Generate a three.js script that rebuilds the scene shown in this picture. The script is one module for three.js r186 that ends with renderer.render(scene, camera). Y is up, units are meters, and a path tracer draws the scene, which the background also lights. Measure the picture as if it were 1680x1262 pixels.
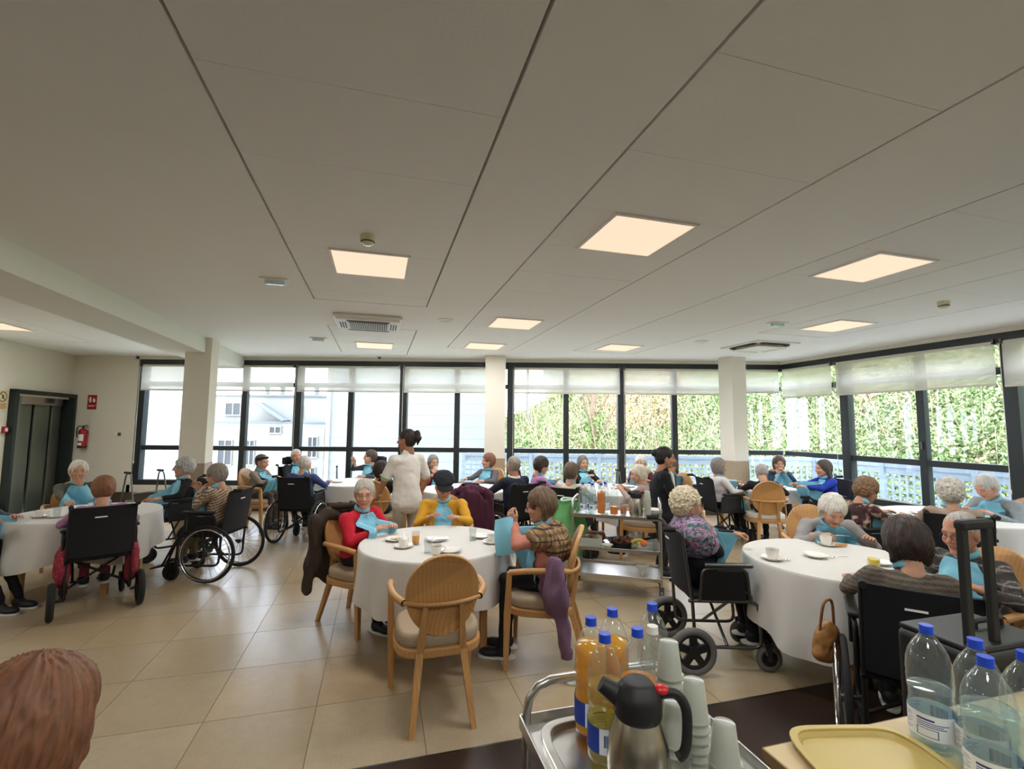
import * as THREE from 'three';
import { mergeGeometries } from 'three/addons/utils/BufferGeometryUtils.js';
import { RoundedBoxGeometry } from 'three/addons/geometries/RoundedBoxGeometry.js';
import { RectAreaLightUniformsLib } from 'three/addons/lights/RectAreaLightUniformsLib.js';
RectAreaLightUniformsLib.init();

// ---------- camera, sky, exposure ----------
const scene = new THREE.Scene();
const D2R = Math.PI / 180;
const EYE = 1.70;                                   // camera height
const camera = new THREE.PerspectiveCamera(2 * Math.atan(631 / 770) / D2R, 1680 / 1262, 0.05, 400);
camera.position.set(0, EYE, 0);
camera.rotation.order = 'YXZ';
camera.rotation.set(4.9 * D2R, 0, 0.5 * D2R);
const renderer = new THREE.WebGLRenderer({ antialias: true });
renderer.toneMapping = THREE.LinearToneMapping;
renderer.toneMappingExposure = 1.1;
renderer.shadowMap.enabled = true;
const PANEL_POWER = 24.0;                            // nits of the ceiling panels
const PANEL_COLOR = new THREE.Color(0.985, 0.99, 1.0);

function noiseHash(x, y, z, s = 0) {
  let h = (x * 374761393 + y * 668265263 + z * 1274126177 + s * 974711) | 0;
  h = Math.imul(h ^ (h >>> 13), 1274126177); h = h ^ (h >>> 16);
  return (h >>> 0) / 4294967296;
}
function vnoise(x, y, z, s = 0) {
  const xi = Math.floor(x), yi = Math.floor(y), zi = Math.floor(z);
  let u = x - xi, v = y - yi, w = z - zi;
  u = u * u * (3 - 2 * u); v = v * v * (3 - 2 * v); w = w * w * (3 - 2 * w);
  const L = (a, b, t) => a + (b - a) * t, h = (i, j, k) => noiseHash(xi + i, yi + j, zi + k, s);
  return L(L(L(h(0, 0, 0), h(1, 0, 0), u), L(h(0, 1, 0), h(1, 1, 0), u), v), L(L(h(0, 0, 1), h(1, 0, 1), u), L(h(0, 1, 1), h(1, 1, 1), u), v), w);
}
const fbm = (x, y, z, s = 0) => 0.55 * vnoise(x, y, z, s) + 0.3 * vnoise(2.1 * x, 2.1 * y, 2.1 * z, s + 1) + 0.15 * vnoise(4.3 * x, 4.3 * y, 4.3 * z, s + 2);
function rng(seed) { let a = seed >>> 0; return () => { a = (a + 0x6D2B79F5) | 0; let t = Math.imul(a ^ (a >>> 15), 1 | a); t = (t + Math.imul(t ^ (t >>> 7), 61 | t)) ^ t; return ((t ^ (t >>> 14)) >>> 0) / 4294967296; }; }

{ // cloudy sky: white cloud deck with soft thin breaks, the same all the way round
  const W = 512, H = 256, d = new Float32Array(W * H * 4);
  for (let j = 0; j < H; j++) for (let i = 0; i < W; i++) {
    const el = ((j + 0.5) / H - 0.5) * Math.PI, az = (i / W) * 2 * Math.PI, x = Math.cos(el) * Math.cos(az), y = Math.sin(el), z = Math.cos(el) * Math.sin(az);
    const c = fbm(x * 3 + 7, y * 6, z * 3 + 2, 5), t = Math.min(1, Math.max(0, (c - 0.36) * 5)), k = 4 * (j * W + i);
    const b = 1.0 + 0.25 * Math.max(0, y);
    d[k] = b * (0.70 + 0.20 * t); d[k + 1] = b * (0.86 + 0.12 * t); d[k + 2] = b * (1.08 + 0.04 * t); d[k + 3] = 1;
  }
  const t = new THREE.DataTexture(d, W, H, THREE.RGBAFormat, THREE.FloatType);
  t.mapping = THREE.EquirectangularReflectionMapping; t.magFilter = THREE.LinearFilter; t.needsUpdate = true;
  scene.background = t; scene.environment = t;
  scene.backgroundIntensity = scene.environmentIntensity = 9.4;
}

// ---------- helpers ----------
const V = (x, y, z) => new THREE.Vector3(x, y, z);
const used = new Map();
function numbered(n) { const k = used.get(n) || 0; used.set(n, k + 1); return k ? n + '_' + String(k).padStart(3, '0') : n; }
function thing(name, label, category, [x, y, z] = [0, 0, 0], turn = 0, group) {
  const o = new THREE.Group(); o.name = numbered(name); scene.add(o);
  o.position.set(x, y, z); o.rotation.y = turn; o.userData = { label, category };
  if (group) o.userData.group = group;
  return o;
}
function prep(g) {
  let q = g.index ? g.toNonIndexed() : g;
  for (const k of Object.keys(q.attributes)) if (!['position', 'normal', 'uv', 'color'].includes(k)) q.deleteAttribute(k);
  if (!q.attributes.normal) q.computeVertexNormals();
  return q;
}
function boxUV(g, s = 1) {   // uv in metres by the dominant direction of each face
  const p = g.attributes.position, n = g.attributes.normal, uv = new Float32Array(p.count * 2);
  for (let i = 0; i < p.count; i++) {
    const a = Math.abs(n.getX(i)), b = Math.abs(n.getY(i)), c = Math.abs(n.getZ(i));
    const x = p.getX(i), y = p.getY(i), z = p.getZ(i);
    const [u, v] = b >= a && b >= c ? [x, z] : a >= c ? [z, y] : [x, y];
    uv[2 * i] = u * s; uv[2 * i + 1] = v * s;
  }
  g.setAttribute('uv', new THREE.BufferAttribute(uv, 2)); return g;
}
function fuse(list, keepUV) {
  list = [].concat(list).map(prep);
  const col = list.some((g) => g.attributes.color);
  for (const g of list) {
    if (!keepUV || !g.attributes.uv) boxUV(g);
    if (col && !g.attributes.color) g.setAttribute('color', new THREE.BufferAttribute(new Float32Array(g.attributes.position.count * 3).fill(1), 3));
    if (!col && g.attributes.color) g.deleteAttribute('color');
  }
  return list.length === 1 ? list[0] : mergeGeometries(list);
}
function mesh(name, geoms, m, parent, keepUV) {
  const o = new THREE.Mesh(fuse(geoms, keepUV), m); o.name = name; (parent || scene).add(o); return o;
}
function raw(name, g, m, parent) { const o = new THREE.Mesh(g, m); o.name = name; (parent || scene).add(o); return o; }
function one(name, geoms, m, label, category, pos, turn = 0, group, keepUV) {
  const o = mesh(numbered(name), geoms, m, null, keepUV); if (pos) o.position.set(...pos); o.rotation.y = turn;
  o.userData = { label, category }; if (group) o.userData.group = group; return o;
}
function struct(name, geoms, m, parent) { const o = mesh(name, geoms, m, parent); if (!parent) o.userData.kind = 'structure'; return o; }
function dup(root, [x, y, z], turn, label, group) {
  const r = root.clone(); r.name = numbered(root.name.replace(/_\d{3}$/, '')); scene.add(r); r.position.set(x, y, z); r.rotation.y = turn;
  r.userData = { ...root.userData }; if (label) r.userData.label = label; if (group) r.userData.group = group; else delete r.userData.group;
  return r;
}
const place = (g, x = 0, y = 0, z = 0, rx = 0, ry = 0, rz = 0) => { if (rx) g.rotateX(rx); if (rz) g.rotateZ(rz); if (ry) g.rotateY(ry); g.translate(x, y, z); return g; };
const box = (w, h, d, x, y, z, rx, ry, rz) => place(new THREE.BoxGeometry(w, h, d), x, y, z, rx, ry, rz);
const rbox = (w, h, d, r, x, y, z, rx, ry, rz, seg = 2) => place(new RoundedBoxGeometry(w, h, d, seg, r), x, y, z, rx, ry, rz);
const cyl = (r1, r2, h, x, y, z, seg = 20, rx, ry, rz) => place(new THREE.CylinderGeometry(r1, r2, h, seg), x, y, z, rx, ry, rz);
const ball = (r, x, y, z, sx = 1, sy = 1, sz = 1, seg = 16) => { const g = new THREE.SphereGeometry(r, seg, Math.max(8, seg * 0.7 | 0)); g.scale(sx, sy, sz); g.translate(x, y, z); return g; };
const torus = (R, r, x, y, z, rx, ry, rz, a = 10, b = 32, arc = Math.PI * 2) => place(new THREE.TorusGeometry(R, r, a, b, arc), x, y, z, rx, ry, rz);
const lathe = (pts, seg = 28) => new THREE.LatheGeometry(pts.map(([x, y]) => new THREE.Vector2(x, y)), seg);
function tube(pts, r, seg = 24, rad = 8, closed = false, tension = 0.5) {
  return new THREE.TubeGeometry(new THREE.CatmullRomCurve3(pts.map((p) => V(...p)), closed, 'catmullrom', tension), seg, r, rad, closed);
}
function bar(a, b, r, seg = 8, r2) {   // straight rod between two points
  const A = V(...a), B = V(...b), d = B.clone().sub(A), g = new THREE.CylinderGeometry(r2 ?? r, r, d.length(), seg);
  g.applyQuaternion(new THREE.Quaternion().setFromUnitVectors(V(0, 1, 0), d.clone().normalize()));
  const m = A.add(B).multiplyScalar(0.5); g.translate(m.x, m.y, m.z); return g;
}
function polytube(pts, r, rad = 8, round = 0.04, n = 4) {   // straight rods with rounded bends
  const out = [], P = pts.map((p) => V(...p)); out.push(P[0]);
  for (let i = 1; i < P.length - 1; i++) {
    const a = P[i - 1].clone().sub(P[i]), b = P[i + 1].clone().sub(P[i]), q = Math.min(round, a.length() * 0.45, b.length() * 0.45);
    a.normalize().multiplyScalar(q); b.normalize().multiplyScalar(q);
    for (let k = 0; k <= n; k++) { const t = k / n, A = P[i].clone().add(a), B = P[i].clone().add(b); out.push(A.multiplyScalar((1 - t) * (1 - t)).addScaledVector(P[i], 2 * t * (1 - t)).addScaledVector(B, t * t)); }
  }
  out.push(P[P.length - 1]);
  const path = new THREE.CurvePath(); for (let i = 0; i < out.length - 1; i++) path.add(new THREE.LineCurve3(out[i], out[i + 1]));
  const cat = new THREE.CatmullRomCurve3(out, false, 'catmullrom', 0.0001);
  return new THREE.TubeGeometry(cat, out.length * 3, r, rad, false);
}
function prism(poly, y0, y1) {   // convex polygon [[x,z]...] to a solid between two heights
  const P = [], n = poly.length; let area = 0;
  for (let i = 0; i < n; i++) { const a = poly[i], b = poly[(i + 1) % n]; area += a[0] * b[1] - b[0] * a[1]; }
  const q = area > 0 ? poly : poly.slice().reverse();   // x to z turn
  for (let i = 1; i < n - 1; i++) {
    P.push(q[0][0], y1, q[0][1], q[i + 1][0], y1, q[i + 1][1], q[i][0], y1, q[i][1]);
    P.push(q[0][0], y0, q[0][1], q[i][0], y0, q[i][1], q[i + 1][0], y0, q[i + 1][1]);
  }
  for (let i = 0; i < n; i++) { const a = q[i], b = q[(i + 1) % n]; P.push(a[0], y0, a[1], a[0], y1, a[1], b[0], y1, b[1], a[0], y0, a[1], b[0], y1, b[1], b[0], y0, b[1]); }
  const g = new THREE.BufferGeometry(); g.setAttribute('position', new THREE.BufferAttribute(new Float32Array(P), 3)); g.computeVertexNormals(); return g;
}
function clip(poly, a, b, c) {   // keep a*x + b*z <= c
  const out = [], f = (p) => a * p[0] + b * p[1] - c;
  for (let i = 0; i < poly.length; i++) {
    const p = poly[i], q = poly[(i + 1) % poly.length], fp = f(p), fq = f(q);
    if (fp <= 0) out.push(p);
    if ((fp < 0 && fq > 0) || (fp > 0 && fq < 0)) { const t = fp / (fp - fq); out.push([p[0] + (q[0] - p[0]) * t, p[1] + (q[1] - p[1]) * t]); }
  }
  return out;
}
// ---------- textures and materials ----------
function noiseTex(n, fn, srgb, rep = 1) {
  const d = new Uint8Array(n * n * 4);
  for (let j = 0; j < n; j++) for (let i = 0; i < n; i++) { const c = fn(i / n, j / n), k = 4 * (j * n + i); d[k] = c[0]; d[k + 1] = c[1]; d[k + 2] = c[2]; d[k + 3] = 255; }
  const t = new THREE.DataTexture(d, n, n); t.wrapS = t.wrapT = THREE.RepeatWrapping; t.magFilter = THREE.LinearFilter; t.minFilter = THREE.LinearMipmapLinearFilter; t.generateMipmaps = true;
  if (srgb) t.colorSpace = THREE.SRGBColorSpace; t.repeat.set(rep, rep); t.needsUpdate = true; return t;
}
// seamless noise on a torus of n cells
function tnoise(x, y, n, s) {
  const xi = Math.floor(x * n), yi = Math.floor(y * n); let u = x * n - xi, v = y * n - yi; u = u * u * (3 - 2 * u); v = v * v * (3 - 2 * v);
  const h = (i, j) => noiseHash((xi + i) % n, (yi + j) % n, 0, s), L = (a, b, t) => a + (b - a) * t;
  return L(L(h(0, 0), h(1, 0), u), L(h(0, 1), h(1, 1), u), v);
}
const grey = (v) => { v = Math.max(0, Math.min(255, v)); return [v, v, v]; };
const tint = (r, g, b, k) => [Math.min(255, r * k), Math.min(255, g * k), Math.min(255, b * k)];
const TX = {
  tile: noiseTex(512, (x, y) => { const k = 0.95 + 0.03 * tnoise(x, y, 6, 1) + 0.03 * tnoise(x, y, 23, 2) + 0.05 * (tnoise(x, y, 190, 3) - 0.5); return tint(176, 159, 131, k); }, true, 0.8),
  tileRough: noiseTex(256, (x, y) => grey(150 + 60 * tnoise(x, y, 9, 4) + 30 * tnoise(x, y, 60, 5)), false, 0.8),
  wood: noiseTex(512, (x, y) => { const w = tnoise(x, y, 4, 6), g = Math.sin((x * 60 + 9 * tnoise(x, y, 3, 7)) * 2), k = 0.9 + 0.06 * g * tnoise(x, y * 1, 8, 8) + 0.1 * w + 0.05 * (tnoise(x, y, 128, 9) - 0.5); return tint(205, 152, 92, k); }, true, 2),
  weave: noiseTex(128, (x, y) => grey(128 + 60 * Math.sin(x * 2 * Math.PI * 32) * Math.sin(y * 2 * Math.PI * 32) + 60 * (tnoise(x, y, 32, 10) - 0.5)), false, 4),
  knit: noiseTex(256, (x, y) => grey(128 + 90 * Math.sin(x * 2 * Math.PI * 24 + 2.2 * Math.sin(y * 2 * Math.PI * 24)) + 50 * (tnoise(x, y, 40, 11) - 0.5)), false, 5),
  plaster: noiseTex(256, (x, y) => grey(128 + 70 * (tnoise(x, y, 60, 12) - 0.5) + 60 * (tnoise(x, y, 128, 13) - 0.5)), false, 1.5),
  brushed: noiseTex(256, (x, y) => grey(120 + 70 * tnoise(x, (y * 3) % 1, 200, 14) * tnoise(x, y, 5, 15) + 30 * tnoise(x, y, 12, 16)), false, 1.2),
  darkwood: noiseTex(256, (x, y) => { const k = 0.8 + 0.25 * tnoise(x, y, 4, 17) + 0.2 * (tnoise((x * 9) % 1, y, 60, 18) - 0.5); return tint(58, 42, 34, k); }, true, 1),
};
function mat(c, roughness = 0.8, o = {}) { return new THREE.MeshPhysicalMaterial({ color: c, roughness, metalness: 0, side: THREE.DoubleSide, ...o }); }
const M = {
  ceiling: mat('#f6f5f1', 0.95, { bumpMap: TX.plaster, bumpScale: 0.0006 }),
  panel: mat('#f5f4f0', 0.95, { bumpMap: TX.plaster, bumpScale: 0.0012 }),
  wall: mat('#e3ddcc', 0.9, { bumpMap: TX.plaster, bumpScale: 0.0008 }),
  beamPaint: mat('#eeeee6', 0.92, { bumpMap: TX.plaster, bumpScale: 0.0006 }),
  column: mat('#e6dfd0', 0.85),
  cladding: mat('#a8957c', 0.5),
  skirting: mat('#4a3d33', 0.55),
  grout: mat('#7d7262', 0.9),
  tile: mat('#ffffff', 0.31, { map: TX.tile, roughnessMap: null, specularIntensity: 0.85 }),
  tileB: mat('#f8f4ee', 0.30, { map: TX.tile, specularIntensity: 0.85 }),
  tileC: mat('#fdf6ea', 0.33, { map: TX.tile, specularIntensity: 0.85 }),
  darkFloor: mat('#ffffff', 0.38, { map: TX.darkwood }),
  frame: mat('#23282b', 0.45),
  glass: mat('#ffffff', 0.0, { transmission: 1, thickness: 0, ior: 1.5 }),
  blind: mat('#f4f2ec', 0.6, { transmission: 0.72, thickness: 0, specularIntensity: 0.1 }),
  blindBar: mat('#cfcabd', 0.6),
  diffuser: mat('#a89a86', 0.6, { emissive: new THREE.Color(1.0, 0.73, 0.53), emissiveIntensity: 0.88 }),
  white: mat('#ece9e2', 0.45),
  whiteMatt: mat('#e6e2d8', 0.8),
  cream: mat('#e4dcc0', 0.5),
  grille: mat('#3a3936', 0.7),
  steel: mat('#c3c1bc', 0.28, { metalness: 1, roughnessMap: null }),
  steelDark: mat('#6d6e6c', 0.38, { metalness: 1 }),
  liftSteel: mat('#8b9188', 0.42, { metalness: 0.9 }),
  chrome: mat('#d8d8d8', 0.15, { metalness: 1 }),
  black: mat('#141414', 0.55),
  blackFabric: mat('#15161a', 0.9, { bumpMap: TX.weave, bumpScale: 0.0008 }),
  rubber: mat('#1b1b1c', 0.85),
  greyRubber: mat('#6b6a68', 0.8),
  wood: mat('#ffffff', 0.45, { map: TX.wood }),
  cushion: mat('#a8947a', 0.85, { bumpMap: TX.weave, bumpScale: 0.0008 }),
  cushionPale: mat('#d8d2c4', 0.85, { bumpMap: TX.weave, bumpScale: 0.0008 }),
  cloth: mat('#d4d0c9', 0.9, { bumpMap: TX.weave, bumpScale: 0.0005, side: THREE.DoubleSide }),
  china: mat('#efeae0', 0.18, { clearcoat: 0.4 }),
  coffee: mat('#4b2f1c', 0.15),
  juice: mat('#f2a20a', 0.2),
  lemonade: mat('#ecc90c', 0.2),
  clearPlastic: mat('#f4f6f6', 0.05, { transmission: 0.95, thickness: 0, ior: 1.45 }),
  cupPlastic: mat('#eceee6', 0.55, { transmission: 0.72, thickness: 0, ior: 1.4 }),
  paper: mat('#f3f1ec', 0.9),
  red: mat('#a3161c', 0.35),
};
// room grid: u runs across, v runs away from the camera; the whole grid is turned by TH
const TH = 15.8 * D2R, cT = Math.cos(TH), sT = Math.sin(TH);
const gx = (u, v) => u * cT - v * sT, gz = (u, v) => -u * sT - v * cT;
const CEIL = 2.99, BACKZ = -9.22, UL = -5.80, UR = 7.63, VB = -3.2;
const toGrid = (o) => { o.rotation.y = TH; return o; };
// ---------- the room ----------
const xAtU = (u) => (u + BACKZ * sT) / cT;                  // where a grid line meets the window wall
const vAtU = (u) => -xAtU(u) * sT - BACKZ * cT;
const cutBack = (poly) => clip(poly, -sT, cT, -BACKZ).map((p) => p);   // poly in [u, v]: u*sT... kept on the room's side
const inRoom = (poly) => clip(poly, sT, cT, -BACKZ);        // world z = -u*sT - v*cT >= BACKZ
const gp = (poly) => poly.map(([u, v]) => [u, -v]);

{ // floor: tiles on a 60 cm grid, dark floor in front of them
  const floor = toGrid(struct('floor', prism(gp(inRoom([[UL, VB], [UR, VB], [UR, 12], [UL, 12]])), -0.12, -0.004), M.grout));
  const u0 = 0.295, v0 = 2.588, T = 0.6, G = 0.002; let k = 0; const cache = new Map(), far = [];
  const mats = [M.tile, M.tileB, M.tileC];
  for (let j = 0; j < 15; j++) for (let i = -11; i < 13; i++) {
    const a = u0 + i * T, b = v0 + j * T;
    let p = [[Math.max(a + G, UL), b + G], [Math.min(a + T - G, UR), b + G], [Math.min(a + T - G, UR), b + T - G], [Math.max(a + G, UL), b + T - G]];
    if (p[1][0] - p[0][0] < 0.02) continue;
    const q = inRoom(p); if (q.length < 3) continue;
    const whole = q.length === 4 && Math.abs(p[1][0] - p[0][0] - T + 2 * G) < 1e-6 && q.every((c, n) => c === p[n]);
    const m = mats[Math.floor(noiseHash(i, j, 3) * 3)];
    if (whole && Math.hypot(gx(a, b), gz(a, b)) > 0 && k < 290) {
      if (!cache.has('t')) { const g = boxUV(prism([[0, 0], [T - 2 * G, 0], [T - 2 * G, -(T - 2 * G)], [0, -(T - 2 * G)]], -0.012, 0)); cache.set('t', g); }
      const o = new THREE.Mesh(cache.get('t'), m); o.name = k ? 'tile_' + String(k).padStart(3, '0') : 'tile'; o.position.set(a + G, 0, -(b + G)); floor.add(o); k++;
    } else far.push(prism(gp(q), -0.012, 0));
  }
  const cut = mesh('cut_tiles', far, M.tile, floor); cut.userData.kind = 'stuff';
  const dark = [];
  for (let i = 0; i < 1; i++) dark.push(prism(gp([[UL, VB], [UR, VB], [UR, v0 - 0.012], [UL, v0 - 0.012]]), -0.012, 0.0));
  mesh('dark_floor_panel', dark, M.darkFloor, floor);
  mesh('edge_strip', prism(gp([[UL, v0 - 0.012], [UR, v0 - 0.012], [UR, v0], [UL, v0]]), -0.012, 0.001), M.steelDark, floor);
}
{ // ceiling: slab with plaster bands and long panel strips, joints left open
  const slab = toGrid(struct('ceiling', prism(gp(inRoom([[UL - 0.3, VB - 0.3], [UR + 0.3, VB - 0.3], [UR + 0.3, 13], [UL - 0.3, 13]])), CEIL + 0.05, CEIL + 0.25), M.ceiling));
  const G = 0.0075;
  const strips = [
    { u: [-5.72, -4.54], v: [[VB, 9.23]], j: 8.32 }, { u: [-0.685, 0.471], v: [[VB, 5.17], [6.55, 8.95]], j: 3.02 }, { u: [1.08, 2.18], v: [[VB, 7.82]], j: 3.07 },
    { u: [3.23, 4.37], v: [[VB, 7.5]], j: 3.08 }, { u: [4.99, 6.14], v: [[VB, 5.2]], j: 4.24 }];
  const slot = (poly, name, m) => { const q = inRoom(poly); if (q.length > 2) mesh(name, prism(gp(q), CEIL, CEIL + 0.05), m, slab); };
  let at = UL;
  for (const s of strips) {
    slot([[at, VB], [s.u[0] - G, VB], [s.u[0] - G, 12], [at, 12]], 'plaster_band', M.ceiling);
    let from = VB;
    s.v.forEach(([a, b], n) => {
      if (n) slot([[s.u[0] - G, from + 2 * G], [s.u[1] + G, from + 2 * G], [s.u[1] + G, a - 2 * G], [s.u[0] - G, a - 2 * G]], 'plaster_infill', M.ceiling);
      let k0 = s.j; while (k0 > a) k0 -= 0.6;
      for (let y = k0, n2 = 0; y < b - 0.01; y += 0.6, n2++) {
        const y0 = Math.max(a, y), y1 = Math.min(b, y + 0.6), h = 0.0012 + (noiseHash(n2, Math.round(s.u[0] * 10) + 50, n, 7) > 0.86 ? 0.003 : 0);
        if (y1 - y0 > 0.02) slot([[s.u[0] + G, y0 + h], [s.u[1] - G, y0 + h], [s.u[1] - G, y1 - h], [s.u[0] + G, y1 - h]], 'ceiling_panel', M.panel);
      }
      from = b;
    });
    slot([[s.u[0] - G, from + 2 * G], [s.u[1] + G, from + 2 * G], [s.u[1] + G, 12], [s.u[0] - G, 12]], 'plaster_infill', M.ceiling);
    at = s.u[1] + G;
  }
  slot([[at, VB], [UR, VB], [UR, 12], [at, 12]], 'plaster_band', M.ceiling);
  const beam = inRoom([[-3.15, VB], [-2.59, VB], [-2.59, 12], [-3.15, 12]]);
  toGrid(struct('ceiling_beam', prism(gp(beam), 2.76, CEIL + 0.02), M.beamPaint));
}
// walls
const wl = toGrid(struct('wall_left', [
  box(0.25, 3.2, 9.58 - VB, UL - 0.125, 1.5, -(9.58 + VB) / 2), box(0.25, 3.2, 0.16, UL - 0.125, 1.5, -11.27), box(0.25, 3.2 - 2.215, 1.61, UL - 0.125, 2.215 + (3.2 - 2.215) / 2 - 0.1, -10.385)], M.wall));
struct('wall_back', [box(1.5, 3.2, 0.25, -8.63 + 0.5, 1.5, BACKZ - 0.125), box(12.9, 0.48, 0.25, -1.0, 0.24, BACKZ - 0.125), box(12.9, 0.3, 0.25, -1.0, 3.08, BACKZ - 0.125)], M.wall);
toGrid(struct('wall_right', [box(0.25, 0.48, 11.0, UR + 0.125, 0.24, -(7.55 + VB) / 2 + 0), box(0.25, 0.3, 11.0, UR + 0.125, 3.08, -(7.55 + VB) / 2), box(0.25, 2.7, 1.4, UR + 0.125, 1.7, -(VB + 0.6))], M.wall));
toGrid(struct('wall_rear', box(UR - UL + 0.5, 3.2, 0.25, (UR + UL) / 2, 1.5, -VB + 0.125), M.wall));
struct('baseboard_back', box(14.0, 0.34, 0.03, -1.66, 0.17, BACKZ + 0.015), M.skirting);
toGrid(struct('baseboard_right', box(0.03, 0.34, 10.2, UR - 0.015, 0.17, -(7.4 + VB) / 2), M.skirting));
toGrid(struct('baseboard_left', [box(0.03, 0.34, 9.55 - VB, UL + 0.015, 0.17, -(9.55 + VB) / 2)], M.skirting));

// columns
function column(name, corners) {
  const o = struct(name, prism(corners, 1.08, CEIL + 0.02), M.column);
  const cx = corners.reduce((a, c) => a + c[0], 0) / 4, cz = corners.reduce((a, c) => a + c[1], 0) / 4;
  mesh('lower_cladding', prism(corners.map(([x, z]) => [cx + (x - cx) * 1.03, cz + (z - cz) * 1.03]), 0, 1.08), M.cladding, o);
  return o;
}
const sq = (cx, cz, a, b, t) => [[-a, -b], [a, -b], [a, b], [-a, b]].map(([x, z]) => [cx + x * Math.cos(t) + z * Math.sin(t), cz - x * Math.sin(t) + z * Math.cos(t)]);
column('column_1', sq(-4.84, -7.27, 0.175, 0.17, TH));
column('column_2', sq(-0.32, -8.9, 0.19, 0.19, 3 * D2R));
column('column_3', [[3.90, -8.82], [4.04, -8.57], [4.33, -8.64], [4.19, -8.92]]);

// window walls: dark frames, each pane its own mesh
function windowWall(name, at, turn, x0, x1, wide, narrow, ends) {
  const root = new THREE.Group(); root.name = name; root.userData = { kind: 'structure' }; scene.add(root); root.position.set(...at); root.rotation.y = turn;
  const b = (n, w, h, d, x, y, z = 0) => mesh(n, rbox(w, h, d, 0.006, x, y, z, 0, 0, 0, 1), M.frame, root);
  const L = x1 - x0, mid = (x0 + x1) / 2;
  b('head_frame', L, 0.13, 0.16, mid, 2.865, -0.02); b('sill_frame', L, 0.1, 0.16, mid, 0.53, -0.02);
  mesh('perimeter_strip', box(L, 0.06, 0.1, mid, 2.96, -0.05), mat('#9b917f', 0.8), root);
  const xs = [...wide.map((x) => [x, 0.145]), ...narrow.map((x) => [x, 0.105])];
  if (ends[0]) xs.push([x0 + 0.06, 0.12]); if (ends[1]) xs.push([x1 - 0.06, 0.12]);
  xs.sort((a, c) => a[0] - c[0]);
  for (const [x, w] of xs) b('mullion', w, 2.24, w > 0.11 ? 0.14 : 0.1, x, 1.69, -0.02);
  const edges = [[x0, 0], ...xs, [x1, 0]];
  for (let i = 0; i < edges.length - 1; i++) {
    const a = edges[i][0] + edges[i][1] / 2, c = edges[i + 1][0] - edges[i + 1][1] / 2; if (c - a < 0.08) continue;
    b('transom', c - a, 0.09, 0.1, (a + c) / 2, 1.195, -0.02); b('transom', c - a, 0.09, 0.1, (a + c) / 2, 2.45, -0.02);
    for (const [y0, y1] of [[0.58, 1.15], [1.24, 2.405], [2.495, 2.8]]) {
      mesh('pane', box(c - a, y1 - y0, 0.006, (a + c) / 2, (y0 + y1) / 2, -0.03), M.glass, root);
    }
  }
  return root;
}
const W1 = windowWall('window_1', [0, 0, BACKZ - 0.06], 0, -7.36, 5.33, [-6.33, -4.22, -2.14, -0.02, 2.16, 4.27], [-5.28, -3.18, -1.08, 1.07, 3.21], [true, false]);
// the right hand glazing lies along the grid; local x runs towards the camera
const W2 = windowWall('window_2', [gx(UR + 0.06, 7.44), 0, gz(UR + 0.06, 7.44)], TH - Math.PI / 2, 0.0, 9.2, [1.27, 3.48, 5.75, 8.0], [2.43, 4.6, 6.85], [false, true]);
mesh('window_handle', [box(0.025, 0.11, 0.02, 2.43, 1.45, 0.045), box(0.09, 0.022, 0.022, 2.40, 1.475, 0.065)], M.steelDark, W2);
// roller blinds
function blind(at, turn, x0, x1, bottom, label) {
  const t = thing('roller_blind', label, 'roller blind', at, turn, 'translucent roller blinds');
  mesh('fabric', box(x1 - x0, 2.80 - bottom, 0.002, (x0 + x1) / 2, (2.80 + bottom) / 2, 0), M.blind, t);
  mesh('roller', cyl(0.022, 0.022, x1 - x0, (x0 + x1) / 2, 2.80, -0.02, 12, 0, 0, Math.PI / 2), M.blindBar, t);
  mesh('bottom_bar', rbox(x1 - x0, 0.028, 0.014, 0.004, (x0 + x1) / 2, bottom, 0), M.blindBar, t);
  for (const x of [x0, x1]) mesh('bracket', [box(0.02, 0.06, 0.05, x, 2.81, 0), cyl(0.016, 0.016, 0.02, x, 2.79, 0.02, 10, 0, 0, Math.PI / 2)], M.steelDark, t);
  mesh('chain', [bar([x0 - 0.015, 2.79, 0.02], [x0 - 0.015, 0.95, 0.02], 0.004, 5), bar([x0 - 0.015, 0.95, 0.02], [x0 - 0.015, 0.9, 0.02], 0.009, 6)], M.whiteMatt, t);
}
{
  const z = BACKZ + 0.08, bl = [
    [-7.25, -6.36, 'half-width roller blind between beige wall and the pillar under the beam'], [-6.30, -4.27, 'roller blind above the view of the flat roofed houses'],
    [-4.20, -2.19, 'roller blind over the edge of the white boarded building'], [-2.11, -0.24, 'roller blind above plain white boards, behind the ponytailed carer'],
    [0.04, 2.11, 'roller blind above the lamp post outside'], [2.20, 4.10, 'roller blind above the shrubby bank by the two-faced pillar'], [4.30, 5.22, 'narrow roller blind between two-faced pillar and glazed corner']];
  for (const [a, b, l] of bl) blind([0, 0, z], 0, a, b, a > 4 ? 2.37 : 2.32, l);
  const o = [gx(UR - 0.08, 7.44), 0, gz(UR - 0.08, 7.44)], t = TH - Math.PI / 2;
  blind(o, t, 0.10, 1.14, 2.27, 'narrow roller blind beside the glazed corner, hanging lowest');
  blind(o, t, 1.22, 3.40, 2.26, 'wide roller blind above the window handle'); blind(o, t, 3.48, 5.66, 2.24, 'roller blind over the pane beyond the end post of the side glazing');
}
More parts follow.
